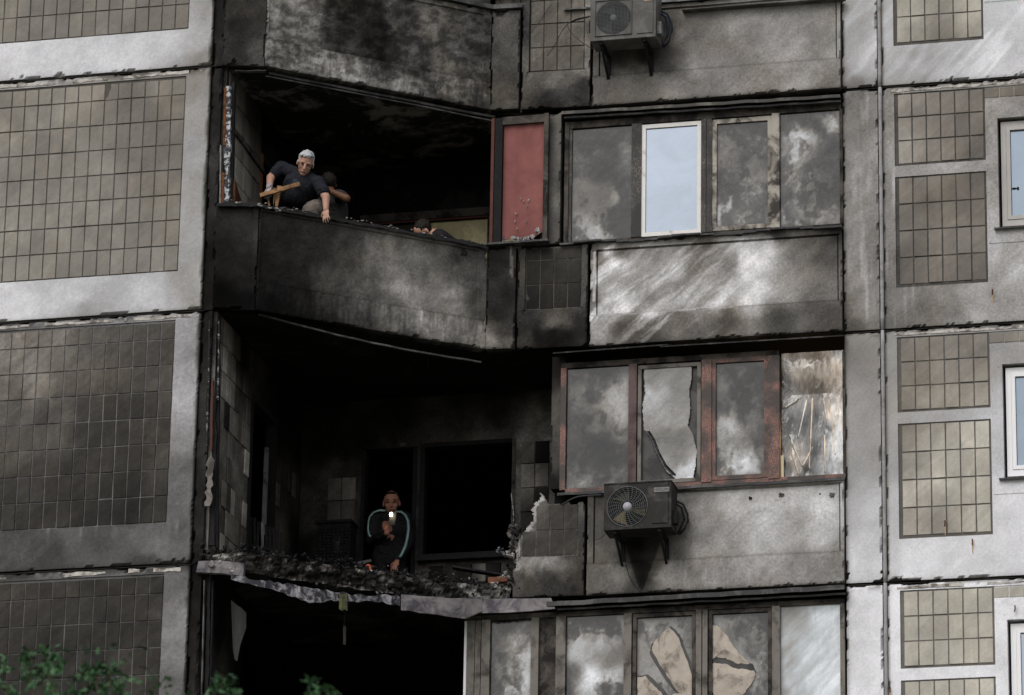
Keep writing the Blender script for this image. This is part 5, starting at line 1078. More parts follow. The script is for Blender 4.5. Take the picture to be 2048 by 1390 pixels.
for a, b in ((P0, P1), (P1, P2), (P2, (-3.58, -.14))):
    mb = MB(); d_ = np.array([b[0] - a[0], b[1] - a[1]]); L_ = np.linalg.norm(d_); d_ /= L_
    mb.prism((a[0], a[1] + .03, 6.83), (b[0], b[1] + .03, 6.83), .14, .05); mb.build('sill_rail', M['darkmetal'], t)
    k = max(1, int(L_ / .65))
    for i in range(k + 1): MB().prism((a[0] + d_[0] * L_ * i / k, a[1] + .06 + d_[1] * L_ * i / k, 6.86), (a[0] + d_[0] * L_ * i / k, a[1] + .06 + d_[1] * L_ * i / k, 8.35), .05, .05).build('post', M['brownframe'], t)
    for i in range(k):
        f0_, f1_ = (i + .06) / k, (i + .94) / k; MB().prism((a[0] + d_[0] * L_ * f0_, a[1] + .08 + d_[1] * L_ * f0_, 7.6), (a[0] + d_[0] * L_ * f1_, a[1] + .08 + d_[1] * L_ * f1_, 7.6), .01, 1.48).build('pane', M['innerp'], t)
# pieces above the short end piece
pzz = thing('corner_board', (-3.75, -.1, 6.83), 'dark sooty boarding above the short end panel at the top', 'board')
MB().box(-3.95, -3.62, -.10, -.04, 6.80, 8.3).build('board', M['brownframe'], pzz)
MB().box(-3.97, -3.55, -.18, -.04, 6.99, 7.03).build('ledge', M['darkmetal'], pzz)
# wing pier above pier panel at S1, S2 window level: wall between pier and glazing (behind)
# ================================================================== BROKEN BALCONY SLAB AND FASCIA
bs = thing('broken_balcony_floor', (-5.2, -1.0, 0.0), 'broken charred balcony floor edge with crumbled concrete', 'balcony floor')
pth2 = [(-6.56, -1.84), (-6.02, -1.78), (-5.0, -.95), (-3.95, -.10), (-3.6, -.10)]
NT = 190; NR = 16; vs = []; alb = []
for i in range(NT + 1):
    (x, y), k = path_pt(i / NT, pth2); a, b = pth2[k], pth2[k + 1]; dd = np.array([b[0] - a[0], b[1] - a[1]]); dd /= np.linalg.norm(dd); nn = np.array([dd[1], -dd[0]])
    for j in range(NR):
        f = j / (NR - 1)
        if f < .55: zz = -.09 + .23 * f / .55; off = .05
        else: zz = .14; off = .05 - (f - .55) / .45 * .45
        nzv = float(fbm(i * .20, j * .55, 5, .65)); off += (nzv - .5) * .15; zz += (float(fbm(i * .2 + 8, j * .5, 4)) - .5) * (.06 if f > .3 else .02)
        vs.append((x + nn[0] * off, y + nn[1] * off, zz))
        t_ = i / NT; v = .13 + .24 * max(0, float(fbm(i * .20 + 3, j * .55, 5, .65)) - .50) * 6 * (1 if f < .6 else .5)
        if t_ < .12: v += .16
        if t_ > .86: v += .12
        alb.append(min(.6, v))
o = MB().add(vs, [(i * NR + j, (i + 1) * NR + j, (i + 1) * NR + j + 1, i * NR + j + 1) for i in range(NT) for j in range(NR - 1)]).build('slab_edge', M['concrete_dark'], bs)
a_ = o.data.attributes.new('alb', 'FLOAT', 'POINT'); a_.data.foreach_set('value', alb)
# rubble
def chunk(mb, c, r, sq=(1, 1, .7)):
    n = 6; R = np.array(Matrix.Rotation(random.uniform(0, 6.3), 3, Vector((random.random(), random.random(), random.random() + .1)).normalized()))
    pts = [np.array(v) for v in ((1, 0, 0), (-1, 0, 0), (0, 1, 0), (0, -1, 0), (0, 0, 1), (0, 0, -1))]; pts = [c + R @ (p * r * np.array(sq) * random.uniform(.6, 1.25)) for p in pts]
    mb.add(pts, [(0, 2, 4), (2, 1, 4), (1, 3, 4), (3, 0, 4), (2, 0, 5), (1, 2, 5), (3, 1, 5), (0, 3, 5)])
for mm, cnt, lab, (ra, rb_), zz in (('char', 480, 'black charred rubble strewn over the broken balcony floor', (.012, .042), .18), ('plaster', 70, 'pale crumbs of concrete and plaster on the broken balcony floor', (.006, .018), .20)):
    mb = MB()
    for i in range(cnt):
        t_ = random.random(); (x, y), k = path_pt(t_, pth2); r_ = random.uniform(ra, rb_) * (random.random() * .6 + .5); back = abs(random.gauss(0, .28)) + .02
        chunk(mb, np.array([x - .4 * back + random.uniform(-.05, .05), y + back, zz + random.uniform(0, .08) * (1 if back < .4 else .5)]), r_, (1, 1, .55))
    for px, py in (((465, 1140), (430, 1125), (990, 1165), (1010, 1150), (1025, 1110)) if mm == 'plaster' else ((600, 1140), (700, 1150))):
        p = at(px, py, pathY(at_z(px, 1150, .1)[0]) - .05)
        for k in range(6): chunk(mb, p + np.array([random.uniform(-.06, .06), random.uniform(-.02, .05), random.uniform(-.04, .05)]), random.uniform(.015, .04))
    o = mb.build('rubble', M[mm]); recentre(o, (-5.2, -1, .2)); tag(o, lab, 'rubble', kind='stuff')
mb = MB()
for px, py, n_, r_ in ((415, 1108, 9, .05), (440, 1112, 7, .045), (470, 1118, 8, .04), (520, 1130, 5, .04), (640, 1168, 6, .04), (690, 1172, 7, .045), (760, 1178, 8, .05), (800, 1180, 5, .04), (870, 1186, 5, .035), (930, 1180, 6, .04), (970, 1182, 9, .05), (1005, 1180, 9, .05), (1025, 1168, 8, .05)):
    q_ = at_z(px, 1160, .08); Yq = pathY(q_[0]) - .03
    for k in range(n_): chunk(mb, at(px + random.uniform(-16, 16), py + random.uniform(-9, 9), Yq + random.uniform(-.02, .08)), r_ * random.uniform(.3, .75), (1, .8, .6))
o = mb.build('concrete_lumps', M['lump'] if 'lump' in M else M.setdefault('lump', plain('sooty_concrete_lump', (.17, .16, .155), .95, .1, nscale=9, namp=.4, bmp=.7, c2=(.022, .021, .021), thr=(.40, .50), dist=.02)), None)
recentre(o, (-5.2, -1, .1)); tag(o, 'sooty grey lumps of concrete along the broken floor edge', 'rubble', kind='stuff')
# individual debris
def plank(px0, py0, px1, py1, Y0, Y1, w, th, m_, name, lab, cat):
    A_ = at(px0, py0, Y0); B_ = at(px1, py1, Y1); o = MB().prism(A_, B_, w, th).build(name, m_); recentre(o, A_); return tag(o, lab, cat)
plank(600, 1128, 700, 1150, -.9, -.6, .14, .02, M['char'], 'charred_plank', 'charred plank lying along the left of the broken floor', 'plank')
plank(745, 1140, 792, 1182, -.5, -.75, .09, .025, M['greychar'] if 'greychar' in M else M.setdefault('greychar', plain('grey_charred_board', (.045, .042, .042), .7, .3, nscale=20, namp=.5, bmp=.6)), 'charred_plank', 'grey scorched board tilting over the floor edge below the phone man', 'plank')
plank(790, 1148, 850, 1160, -.3, -.1, .16, .015, M['greychar'], 'charred_plank', 'flat dark board under the phone man\'s lowered hand', 'plank')
plank(905, 1135, 1010, 1152, .2, .3, .12, .02, M['char'], 'charred_plank', 'charred plank under the empty window', 'plank')
plank(715, 1128, 742, 1122, -.35, -.3, .06, .03, M['greychar'], 'charred_plank', 'short grey piece of debris sticking up left of the phone man', 'plank')
bt = thing('melted_bottle', at(744, 1165, -.7), 'orange and white melted plastic bottle on the broken floor edge', 'bottle')
a1, a2, a3 = at(735, 1132, -.6), at(741, 1142, -.62), at(745, 1158, -.66)
MB().tube([a1, a1 * .5 + a2 * .5, a2], [.03, .04, .025], 8).build('orange_part', M['orange_plastic'], bt); MB().tube([a2, a2 * .5 + a3 * .5, a3], [.018, .026, .014], 8).build('white_part', M['cleanwhite'], bt)
for px, py, lab in ((985, 1162, 'broken red brick end at the right of the burnt floor'), (1003, 1160, 'orange brick fragment beside the broken pier')):
    p = at(px, py, -.1); o = MB().prism(p - np.array([.05, 0, 0]), p + np.array([.05, .03, .01]), .09, .06).build('brick', M['brick']); recentre(o, p); tag(o, lab, 'brick')
cr_ = MB()
for k in range(14):
    p = at(1002 + random.uniform(-8, 10), 1100 + random.uniform(-5, 8), .9); chunk(cr_, p, random.uniform(.012, .035))
o = cr_.build('crumpled_foil', M['flaky']); recentre(o, at(1002, 1100, .9)); tag(o, 'white crumpled foil at the corner of the empty window sill', 'foil')
# broken masonry against the pier
mb = MB()
for k in range(60):
    px = random.uniform(1012, 1045); py = random.uniform(1050, 1170); 
    if px > 1030 + (1110 - py) * .05 + 12: continue
    chunk(mb, at(px - (py < 1100) * -8, py, -.05 + random.uniform(0, .15)), random.uniform(.02, .05))
o = mb.build('broken_masonry', M['lump']); recentre(o, at(1030, 1160, 0)); tag(o, 'crumbled grey masonry along the left edge of the broken pier', 'broken masonry', kind='stuff')
# fascia strips over the lowest balcony
def fy(px, py): return pathY(at_z(px, py, -.05)[0]) - .03
def fascia(top, bot, m_, lab, th=.025):
    Ys = [pathY(at_z((a[0] + b[0]) / 2, (a[1] + b[1]) / 2, -.05)[0]) - .05 for a, b in zip(top, bot)]
    return strip_poly('fascia_strip', top, bot, Ys, th, m_, lab, 'fascia strip', group='fascia strips over the lowest balcony')
fascia([(397, 1122), (440, 1121), (488, 1126)], [(392, 1144), (440, 1146), (486, 1152)], M['fascia'], 'whitish end strip at the left corner of the broken floor', .06)
xsN = np.linspace(462, 800, 40); fascia([(x, np.interp(x, (462, 560, 640, 700, 800), (1150, 1166, 1180, 1188, 1192)) + random.uniform(-3.5, 3.5)) for x in xsN], [(x, np.interp(x, (462, 520, 600, 625, 660, 700, 750, 800), (1160, 1172, 1198, 1206, 1200, 1203, 1202, 1212)) + random.uniform(-2, 2)) for x in xsN], M['fascia_smear'], 'buckled fascia strip with blue-black smears')
xsN = np.linspace(802, 966, 10); fascia([(x, np.interp(x, (800, 900, 966), (1188, 1196, 1198)) + random.uniform(-1, 1)) for x in xsN], [(x, np.interp(x, (800, 860, 930, 966), (1219, 1228, 1237, 1222)) + random.uniform(-1, 1)) for x in xsN], M['fascia'], 'grey fascia strip hanging lowest, right of the yellow-green stain', .03)
fascia([(968, 1198), (1010, 1197), (1050, 1197), (1102, 1196)], [(962, 1226), (1010, 1225), (1060, 1222), (1110, 1217)], M['fascia'], 'pale fascia strip below the broken pier', .03)
xsN = np.linspace(678, 694, 4); fascia([(x, 1188) for x in xsN], [(x, 1218 + random.uniform(-4, 4)) for x in xsN], M['moss'], 'yellow-green stained strip on the fascia', .034)
strip_poly('hanging_strip', [(686, 1250), (692, 1252)], [(686, 1288), (691, 1290)], [-.5, -.5], .01, M['paleframe'], 'small pale strip dangling in the lowest opening', 'hanging strip')
strip_poly('hanging_strip', [(690, 1215), (692, 1215)], [(687, 1252), (689, 1252)], [-.52, -.52], .006, M['cable'], 'thin dark thread above the small dangling strip', 'hanging strip')
strip_poly('peeled_cladding', [(462, 1200), (468, 1205), (474, 1210), (482, 1215), (492, 1225)], [(466, 1300), (469, 1318), (474, 1322), (480, 1290), (492, 1255)], [-1.6, -1.5, -1.45, -1.4, -1.3], .01, M['insul'], 'grey peeled cladding hanging in a point in the lowest balcony', 'cladding')

# ================================================================== AIR CONDITIONERS
def aircon(pxl, pxr, pyb_l, height, cx, cy, rpx, label, up):
    YF, YB = -.47, -.16; a = at(pxl, pyb_l, YF); b = at(pxr, pyb_l, YF); x0, x1 = a[0], b[0]; zb_ = a[2]; zt_ = zb_ + height
    c = at(cx, cy, YF); R = rpx / 188.0
    t = thing('air_conditioner', ((x0 + x1) / 2, YB, zb_), label, 'air conditioner', 'outdoor air conditioners')
    bm_ = M['acgrey'] if up else M['acbody']
    mb = MB(); mb.add([(x0, YF, zb_), (x1, YF, zb_), (x1, YB, zb_), (x0, YB, zb_), (x0, YF, zt_), (x1, YF, zt_), (x1, YB, zt_), (x0, YB, zt_)], [(0, 3, 2, 1), (4, 5, 6, 7), (1, 2, 6, 5), (2, 3, 7, 6), (3, 0, 4, 7)])
    n = 64; xr = x0 + (x1 - x0) * .70; rim = []; out = []
    for k in range(n):
        an = 2 * math.pi * k / n; ca, sa = math.cos(an), math.sin(an); rim.append((c[0] + R * ca, YF, c[2] + R * sa))
        tx = ((xr - c[0]) / ca if ca > 1e-6 else (x0 - c[0]) / ca if ca < -1e-6 else 1e9); tz = ((zt_ - c[2]) / sa if sa > 1e-6 else (zb_ - c[2]) / sa if sa < -1e-6 else 1e9); tt = min(tx, tz)
        out.append((c[0] + ca * tt, YF, c[2] + sa * tt))
    inner = [(p[0], YF + .10, p[2]) for p in rim]
    mb.add(rim + out + inner, [(k, (k + 1) % n, n + (k + 1) % n, n + k)[::-1] for k in range(n)] + [(k, (k + 1) % n, 2 * n + (k + 1) % n, 2 * n + k) for k in range(n)] + [tuple(2 * n + k for k in range(n))])
    for cxn, czn in ((x0, zb_), (xr, zb_), (xr, zt_), (x0, zt_)):   # corner fillers
        ks = sorted(range(n), key=lambda k: (out[k][0] - cxn) ** 2 + (out[k][2] - czn) ** 2)[:2]; mb.add([(cxn, YF, czn), out[ks[0]], out[ks[1]]], [(0, 1, 2)])
    mb.add([(xr, YF, zb_), (x1, YF, zb_), (x1, YF, zt_), (xr, YF, zt_)], [(0, 1, 2, 3)])
    mb.build('casing', bm_, t)
    MB().box(x0 - .004, x1 + .006, YF - .008, YB, zt_, zt_ + .012).build('top_cover', bm_, t)
    MB().box(x0 + .004, x1 - .004, YF - .006, YF, zb_ + .0, zb_ + .03).build('bottom_lip', bm_, t)
    MB().tube([(c[0], YF + .094, c[2]), (c[0], YF + .099, c[2])], R * .99, 32).build('fan_recess', M['soot'], t)
    fan_o = None
    for q in range(3):
        mbf = MB(); a0 = math.radians(100 + 120 * q)
        vs = []
        for i in range(5):
            r_ = R * (.2 + .72 * i / 4)
            for sg in (-1, 1):
                an = a0 + sg * .42 * (.7 + .12 * i) + .1 * i; vs.append((c[0] + r_ * math.cos(an), YF + .06 - sg * .018, c[2] + r_ * math.sin(an)))
        mbf.add(vs, [(2 * i, 2 * i + 1, 2 * i + 3, 2 * i + 2) for i in range(4)]); mbf.build('fan_blade', M['fan_y'] if (not up) else M['fan_d'], t)
    hb = MB(); hr = R * (.22 if not up else .18)
    hb.tube([(c[0], YF - .004, c[2]), (c[0], YF + .05, c[2])], hr, 24); hb.build('hub', M['hub'] if not up else M['wire'], t, True)
    gr = MB()
    if up:
        for k in range(-12, 13):
            o_ = k * R / 12.5; hl = math.sqrt(max(0, R * R - o_ * o_)); gr.prism((c[0] + o_, YF - .006, c[2] - hl), (c[0] + o_, YF - .006, c[2] + hl), .0022, .0022, up=(0, 1, 0)); gr.prism((c[0] - hl, YF - .009, c[2] + o_), (c[0] + hl, YF - .009, c[2] + o_), .0022, .0022)
        s2 = sash(t, c[0] - R * 1.06, c[0] + R * 1.06, c[2] - R * 1.08, c[2] + R * 1.08, YF - .014, .008, bm_, 'grille_frame', d=.013)
    else:
        for k in range(1, 9):
            r_ = R * (.24 + .76 * k / 8); gr.tube([(c[0] + r_ * math.cos(a2_ * math.pi / 20), YF - .006, c[2] + r_ * math.sin(a2_ * math.pi / 20)) for a2_ in range(41)], .0020 if k < 8 else .004, 4, cap=False)
        for k in range(24):
            an = k * math.pi / 12; gr.tube([(c[0] + r_ * math.cos(an + .35 * (r_ / R - .24)), YF - .008, c[2] + r_ * math.sin(an + .35 * (r_ / R - .24))) for r_ in np.linspace(R * .24, R, 5)], .0020, 4, cap=False)
    gr.build('grille', M['wire'], t)
    # service panel
    sp = MB(); sp.box(xr + .012, x1 - .03, YF - .010, YF - .001, zb_ + .05, zt_ - .012); spo = sp.build('service_panel', bm_, t)
    if not up:
        lb = MB().box(xr + .035, xr + .035 + .165, YF - .014, YF - .0101, zt_ - .115, zt_ - .065).build('name_plate', M['plate'] if 'plate' in M else M.setdefault('plate', plain('grey_name_plate', (.22, .21, .21), .5, .3, nscale=30, namp=.2, bmp=0)), spo)
        cu = bpy.data.curves.new('lettering', 'FONT'); cu.body = 'NEOCLIMA'; cu.size = .040; cu.extrude = .0008; cu.align_x = 'CENTER'; cu.align_y = 'CENTER'
        to = bpy.data.objects.new('lettering', cu); dg = bpy.context.evaluated_depsgraph_get(); col.objects.link(to); dg.update(); me = bpy.data.meshes.new_from_object(to.evaluated_get(dg)); bpy.data.objects.remove(to)
        me.transform(Matrix.Scale(.78, 4, Vector((1, 0, 0)))); me.transform(Matrix.Rotation(math.pi / 2, 4, 'X')); me.materials.clear(); me.materials.append(M['fan_d']); lo = bpy.data.objects.new('lettering', me); col.objects.link(lo); lo.parent = spo; wl_ = wloc(spo)
        lo.location = (xr + .035 + .0825 - wl_.x, YF - .0148 - wl_.y, zt_ - .09 - wl_.z)
    else: MB().box(xr + .09, xr + .17, YF - .013, YF - .0101, zb_ + .43, zb_ + .455).build('sticker', or_, spo)
    for fx_ in (.16, .82):
        xb = x0 + (x1 - x0) * fx_; br = MB(); br.box(xb - .02, xb + .02, YF + .02, -.035, zb_ - .035, zb_ - .003); br.box(xb - .02, xb + .02, -.065, -.03, zb_ - .30, zb_ - .035)
        br.prism((xb, YF + .06, zb_ - .04), (xb, -.06, zb_ - .28), .025, .02, up=(0, .5, 1)); br.build('bracket', M['char'], t)
    hz = MB(); hz.tube([(x1 - .01, YB - .03, zt_ - .16), (x1 + .045, YB + .02, zt_ - .20), (x1 + .07, YB + .05, zt_ - .32), (x1 + .05, YB + .05, zb_ + .14), (x1 + .0, YB + .04, zb_ + .02)], .014, 8); hz.tube([(x1 - .01, YB - .03, zt_ - .13), (x1 + .06, YB + .03, zt_ - .16), (x1 + .10, YB + .06, zt_ - .26), (x1 + .105, YB + .07, zt_ - .34), (x1 + .07, YB + .07, zb_ + .09), (x1 + .01, YB + .08, zb_ + .03)], .012, 8)
    hz.build('hose', M['hose'] if up else M['cable'], t, True)
    MB().box(x1 + .002, x1 + .05, YF + .06, YF + .16, zb_ + .06, zb_ + .20).build('valve_cover', M['greymetal'] if up else M['char'], t)
    return t, x0, x1, zb_, zt_
aircon(1180, 1311, 83, .56, 1226.6, 35, 37, 'grey air conditioner with a square wire grille at the top edge', True)
aircon(1207, 1342, 1061, .505, 1254.5, 1013, 41, 'soot-blackened air conditioner with yellowed fan blades below the broken pane', False)
def cable(pts, Y, r, lab, name='cable', m_='cable'):
    P = [at(a, b, Y) for a, b in pts]; Q = []
    for i in range(len(P) - 1):
        p0, p1, p2, p3 = P[max(i - 1, 0)], P[i], P[i + 1], P[min(i + 2, len(P) - 1)]
        for k in range(6): s_ = k / 6; Q.append(.5 * (2 * p1 + (p2 - p0) * s_ + (2 * p0 - 5 * p1 + 4 * p2 - p3) * s_ ** 2 + (3 * p1 - p0 - 3 * p2 + p3) * s_ ** 3))
    Q.append(P[-1]); o = MB().tube(Q, r, 6).build(name, M[m_], None, True); recentre(o, P[-1]); return tag(o, lab, 'cable', 'loose cables on the facade')
cable([(1190, 32), (1160, 36), (1138, 46), (1122, 65), (1110, 90), (1094, 112)], -.13, .0045, 'black cable end hanging down left of the upper air conditioner')
cable([(1134, 46), (1140, 62), (1160, 82), (1185, 97), (1215, 100)], -.16, .004, 'black cable looping below the upper air conditioner')
cable([(1200, 30), (1165, 36), (1136, 46)], -.12, .009, 'thick black cable bundle at the upper air conditioner')
cable([(1103, 8), (1092, 25), (1075, 48), (1060, 70)], -.13, .003, 'thin cable slanting across the top tiled pier')
cable([(1124, 1010), (1140, 1000), (1160, 993), (1205, 990)], -.12, .010, 'sagging black conduit left of the lower air conditioner')
cable([(1190, 1080), (1198, 1078), (1206, 1072), (1212, 1064)], -.10, .003, 'thin wire curl at the lower left of the blackened air conditioner')
cable([(1246, 1095), (1252, 1130), (1262, 1160), (1282, 1185)], -.075, .003, 'thin black drip wire below the blackened air conditioner')

# ================================================================== PEOPLE
def solid(mb, name, mat, parent, voxel=.006, smooth_it=4):
    o = mb.build(name, mat, parent, True); r = o.modifiers.new('remesh', 'REMESH'); r.mode = 'VOXEL'; r.voxel_size = voxel; r.use_smooth_shade = True
    s_ = o.modifiers.new('smooth', 'SMOOTH'); s_.factor = .5; s_.iterations = smooth_it
    dg = bpy.context.evaluated_depsgraph_get(); me = bpy.data.meshes.new_from_object(o.evaluated_get(dg)); o.modifiers.clear(); o.data = me
    if name in ('shirt', 'trousers', 'tracksuit_top', 'top', 'hair'):                    # folds of cloth, locks of hair
        nv = len(me.vertices); co = np.zeros(nv * 3); me.vertices.foreach_get('co', co); co = co.reshape(-1, 3); no = np.array([v.normal[:] for v in me.vertices])
        if name == 'hair': d_ = .008 * (fbm(co[:, 0] * 45 + co[:, 1] * 20, co[:, 2] * 30, 3) - .5) * 2
        else: w_ = fbm(co[:, 0] * 6 + 3, co[:, 2] * 6 + co[:, 1] * 4, 3); d_ = .013 * (np.abs(fbm(co[:, 0] * 7 + w_ * 4, co[:, 2] * 13 + co[:, 1] * 6 + w_ * 5, 3, .5) - .5) * 4 - .6)
        me.vertices.foreach_set('co', (co + no * d_[:, None]).ravel()); me.update()
    me.polygons.foreach_set('use_smooth', [True] * len(me.polygons)); return o
def V3(*a): return np.array(a, float)
def head_frame(fwd, up):
    f = np.array(fwd, float); f /= np.linalg.norm(f); u = np.array(up, float); u -= f * (u @ f); u /= np.linalg.norm(u); r = np.cross(f, u); return f, u, r
def head(mb, c, fwd, up, s=1.0):
    f, u, r = head_frame(fwd, up); R = np.stack([r, f, u], 1)
    mb.ell(c + u * .028 * s - f * .012 * s, (.078 * s, .098 * s, .095 * s), R); mb.ell(c - u * .045 * s + f * .022 * s, (.060 * s, .066 * s, .074 * s), R)
    mb.ell(c - u * .098 * s + f * .052 * s, (.030 * s, .026 * s, .022 * s), R)                                              # chin
    mb.cone(c + u * .012 * s + f * .082 * s, .010 * s, c - u * .034 * s + f * .108 * s, .0155 * s, 10)                         # nose
    for sg in (-1, 1):
        mb.ell(c + r * sg * .032 * s + u * .022 * s + f * .076 * s, (.024 * s, .012 * s, .010 * s), R)                         # brow
        mb.ell(c + r * sg * .040 * s - u * .030 * s + f * .058 * s, (.024 * s, .020 * s, .024 * s), R)                         # cheek
        mb.ell(c + r * sg * .080 * s - u * .008 * s - f * .006 * s, (.010 * s, .020 * s, .033 * s), R)                         # ear
    mb.ell(c - u * .064 * s + f * .082 * s, (.026 * s, .011 * s, .007 * s), R); mb.ell(c - u * .075 * s + f * .080 * s, (.022 * s, .011 * s, .007 * s), R)
    return f, u, r, R
def face_bits(parent, c, f, u, r, R, s, dark):
    mb = MB()
    for sg in (-1, 1): mb.ell(c + r * sg * .032 * s + u * .004 * s + f * .080 * s, (.014 * s, .006 * s, .0055 * s), R, n=10, m_=6)
    mb.ell(c - u * .0695 * s + f * .091 * s, (.020 * s, .004 * s, .0022 * s), R, n=10, m_=6)
    mb.build('eyes_and_mouth', dark, parent, True)
    mb = MB()
    for sg in (-1, 1): mb.ell(c + r * sg * .032 * s + u * .027 * s + f * .086 * s, (.018 * s, .005 * s, .0045 * s), R, n=10, m_=6)
    return mb
def hand(mb, wrist, d, palm_n, s=1.0, curl=.5, spread=.18):
    """d = direction of the fingers, palm_n = direction the palm faces"""
    d = np.array(d, float); d /= np.linalg.norm(d); pn = np.array(palm_n, float); pn -= d * (pn @ d); pn /= np.linalg.norm(pn); sd_ = np.cross(d, pn); R = np.stack([sd_, pn, d], 1)
    pc = wrist + d * .045 * s; mb.ell(pc, (.040 * s, .016 * s, .050 * s), R, n=14, m_=8)
    for i, (o_, L_) in enumerate(((-.030, .070), (-.010, .080), (.010, .076), (.029, .060))):
        b = wrist + d * .082 * s + sd_ * o_ * s; dd = d + sd_ * (o_ / .03) * spread; dd /= np.linalg.norm(dd); p = b; an = curl * .35
        for seg, (fr, rr) in enumerate(((.45, .0088), (.32, .0080), (.26, .0070))):
            q = p + (dd * math.cos(an) + pn * math.sin(an)) * L_ * fr * s; mb.cone(p, rr * s, q, rr * .92 * s, 8); p = q; an += curl
    b = wrist + d * .025 * s - sd_ * .032 * s; q = b + (-sd_ * .75 + d * .55 + pn * .35) * .035 * s; mb.cone(b, .012 * s, q, .010 * s, 8); mb.cone(q, .010 * s, q + (d * .8 + pn * .5 - sd_ * .1) * .028 * s, .008 * s, 8)

# ---- older man leaning over the parapet
hc = at(611, 327, -1.50)
pm = thing('person', (-5.75, -1.30, 2.96), 'grey-haired man in a dark t-shirt leaning over the charred parapet, holding broken wood', 'person')
nk = at(605, 347, -1.40); ch = at(598, 365, -1.38); rs = at(563, 336, -1.34); ls = at(637, 366, -1.44); re = at(541, 356, -1.44); rw = at(539, 375, -1.53)
le = at(652, 395, -1.50); lwp = at(652, 419, -1.53); bl_ = at(590, 392, -1.25); pv = V3(bl_[0] + .03, -1.12, bl_[2] - .12)
b = MB(); f, u, r, R = head(b, hc, (.22, -.86, -.55), (.30, -.30, .9), 1.08)
b.cone(hc - u * .05 - f * .035, .056, nk, .056); b.cone(nk, .056, ch + V3(0, .06, 0), .07); b.cone(rs, .06, re, .047); b.cone(re, .045, rw, .031)
b.cone(ls, .06, le, .046); b.cone(le, .044, lwp, .030); b.cone(ch + V3(0, .06, -.05), .08, pv, .10)
b.cone(rs, .05, ls, .05)
hand(b, lwp, (.1, -.25, -.9), (.2, .9, -.2), 1.0, .35)
solid(b, 'body', M['skin'], pm)
sh = MB(); Rt = np.stack([(ls - rs) / np.linalg.norm(ls - rs), np.cross((bl_ - nk) / np.linalg.norm(bl_ - nk), (ls - rs) / np.linalg.norm(ls - rs)), (nk - bl_) / np.linalg.norm(bl_ - nk)], 1)
sh.cone(rs, .078, ls, .078); sh.ell(ch + V3(0, .02, -.03), (.205, .135, .17), Rt); sh.ell((ch + bl_) / 2 + V3(0, .0, -.04), (.19, .15, .19), Rt); sh.ell(bl_ + V3(.0, .0, -.03), (.175, .14, .13), Rt)
sh.cone(rs, .076, rs + (re - rs) * .62, .070); sh.cone(ls, .078, ls + (le - ls) * .62, .072); sh.cone(nk + V3(0, .02, -.035), .085, ch, .12)
solid(sh, 'shirt', M['navy'], pm)
pr_ = at(597, 412, -1.32)
tr = MB(); rh = pv + V3(-.09, 0, -.02); lh = pv + V3(.10, 0, -.02); rk = V3(pv[0] - .10, -1.40, 3.52); lk = V3(pv[0] + .20, -1.44, 3.86)
tr.cone(rh, .105, lh, .105); tr.cone(rh, .10, rk, .07); tr.cone(rk, .068, V3(rk[0], -1.25, 3.06), .05); tr.cone(lh, .115, at(632, 416, -1.36), .10); tr.cone(lh, .11, at(623, 420, -1.42), .085); tr.cone(at(623, 420, -1.42), .085, V3(lk[0] - .03, -1.32, 3.55), .07); tr.cone(V3(lk[0] - .03, -1.32, 3.55), .066, V3(lk[0], -1.22, 3.06), .05)
solid(tr, 'trousers', M['khaki'], pm, .008)
shoe = MB(); shoe.ell(V3(rk[0], -1.30, 3.0), (.05, .13, .045)); shoe.ell(V3(lk[0], -1.27, 3.0), (.05, .13, .045)); shoe.build('shoes', M['black_cloth'], pm, True)
hr_ = MB(); hr_.ell(hc + u * .055 - f * .032, (.089, .103, .090), R); hr_.ell(hc - u * .005 - f * .055, (.080, .06, .075), R)
for k in range(9):
    a_ = -1.0 + 2.0 * k / 8; q_ = hc + u * (.098 + .012 * math.cos(a_)) + r * .066 * math.sin(a_) + f * (.015 + .050 * math.cos(a_)); hr_.cone(q_, .019, q_ + f * .014 - u * (.010 + .006 * (k % 3)) + r * .016, .012, 8)
for sg in (-1, 1): hr_.ell(hc + r * sg * .076 + u * .022 + f * .010, (.014, .026, .036), R)
solid(hr_, 'hair', M['grey_hair'], pm, .005, 2)
dkm = plain('dark_feature', (.03, .018, .015), .5, .3, nscale=5, namp=.1, bmp=0); face_bits(pm, hc, f, u, r, R, 1.08, dkm).build('eyebrows', M['skin'], pm, True)
gl = MB()
for sg in (-1, 1):
    cc = hc + r * sg * .033 - u * .016 + f * .101; gl.tube([cc + f * .008 + r * .024 * math.cos(a_) + u * .014 * math.sin(a_) for a_ in np.linspace(0, 2 * math.pi, 17)], .0024, 5, cap=False); gl.tube([cc + r * sg * .024 + u * .008, hc + r * sg * .082 + f * .0 + u * .006], .0024, 5)
gl.tube([hc - r * .010 - u * .012 + f * .112, hc + r * .010 - u * .012 + f * .112], .0024, 5); gl.build('spectacles', M['glassrim'], pm)
gv = MB(); gv.cone(rw + V3(0, 0, .02), .036, rw - V3(0, 0, .01), .036); hand(gv, rw, (-.1, -.45, -.75), (.3, .5, -.5), 1.12, .8, .1); solid(gv, 'glove', M['glove'], pm, .006, 2)
prn = MB(); pc_ = at(592, 366, -1.56); prn.add([pc_ + V3(-.045, .0, -.03), pc_ + V3(.03, .0, -.025), pc_ + V3(.005, -.004, .045), pc_ + V3(-.03, -.004, .05)], [(0, 1, 2, 3)]); 
prn.build('shirt_print', plain('faint_shirt_print', (.035, .045, .055), .9, .1, nscale=40, namp=.6, bmp=0), pm)
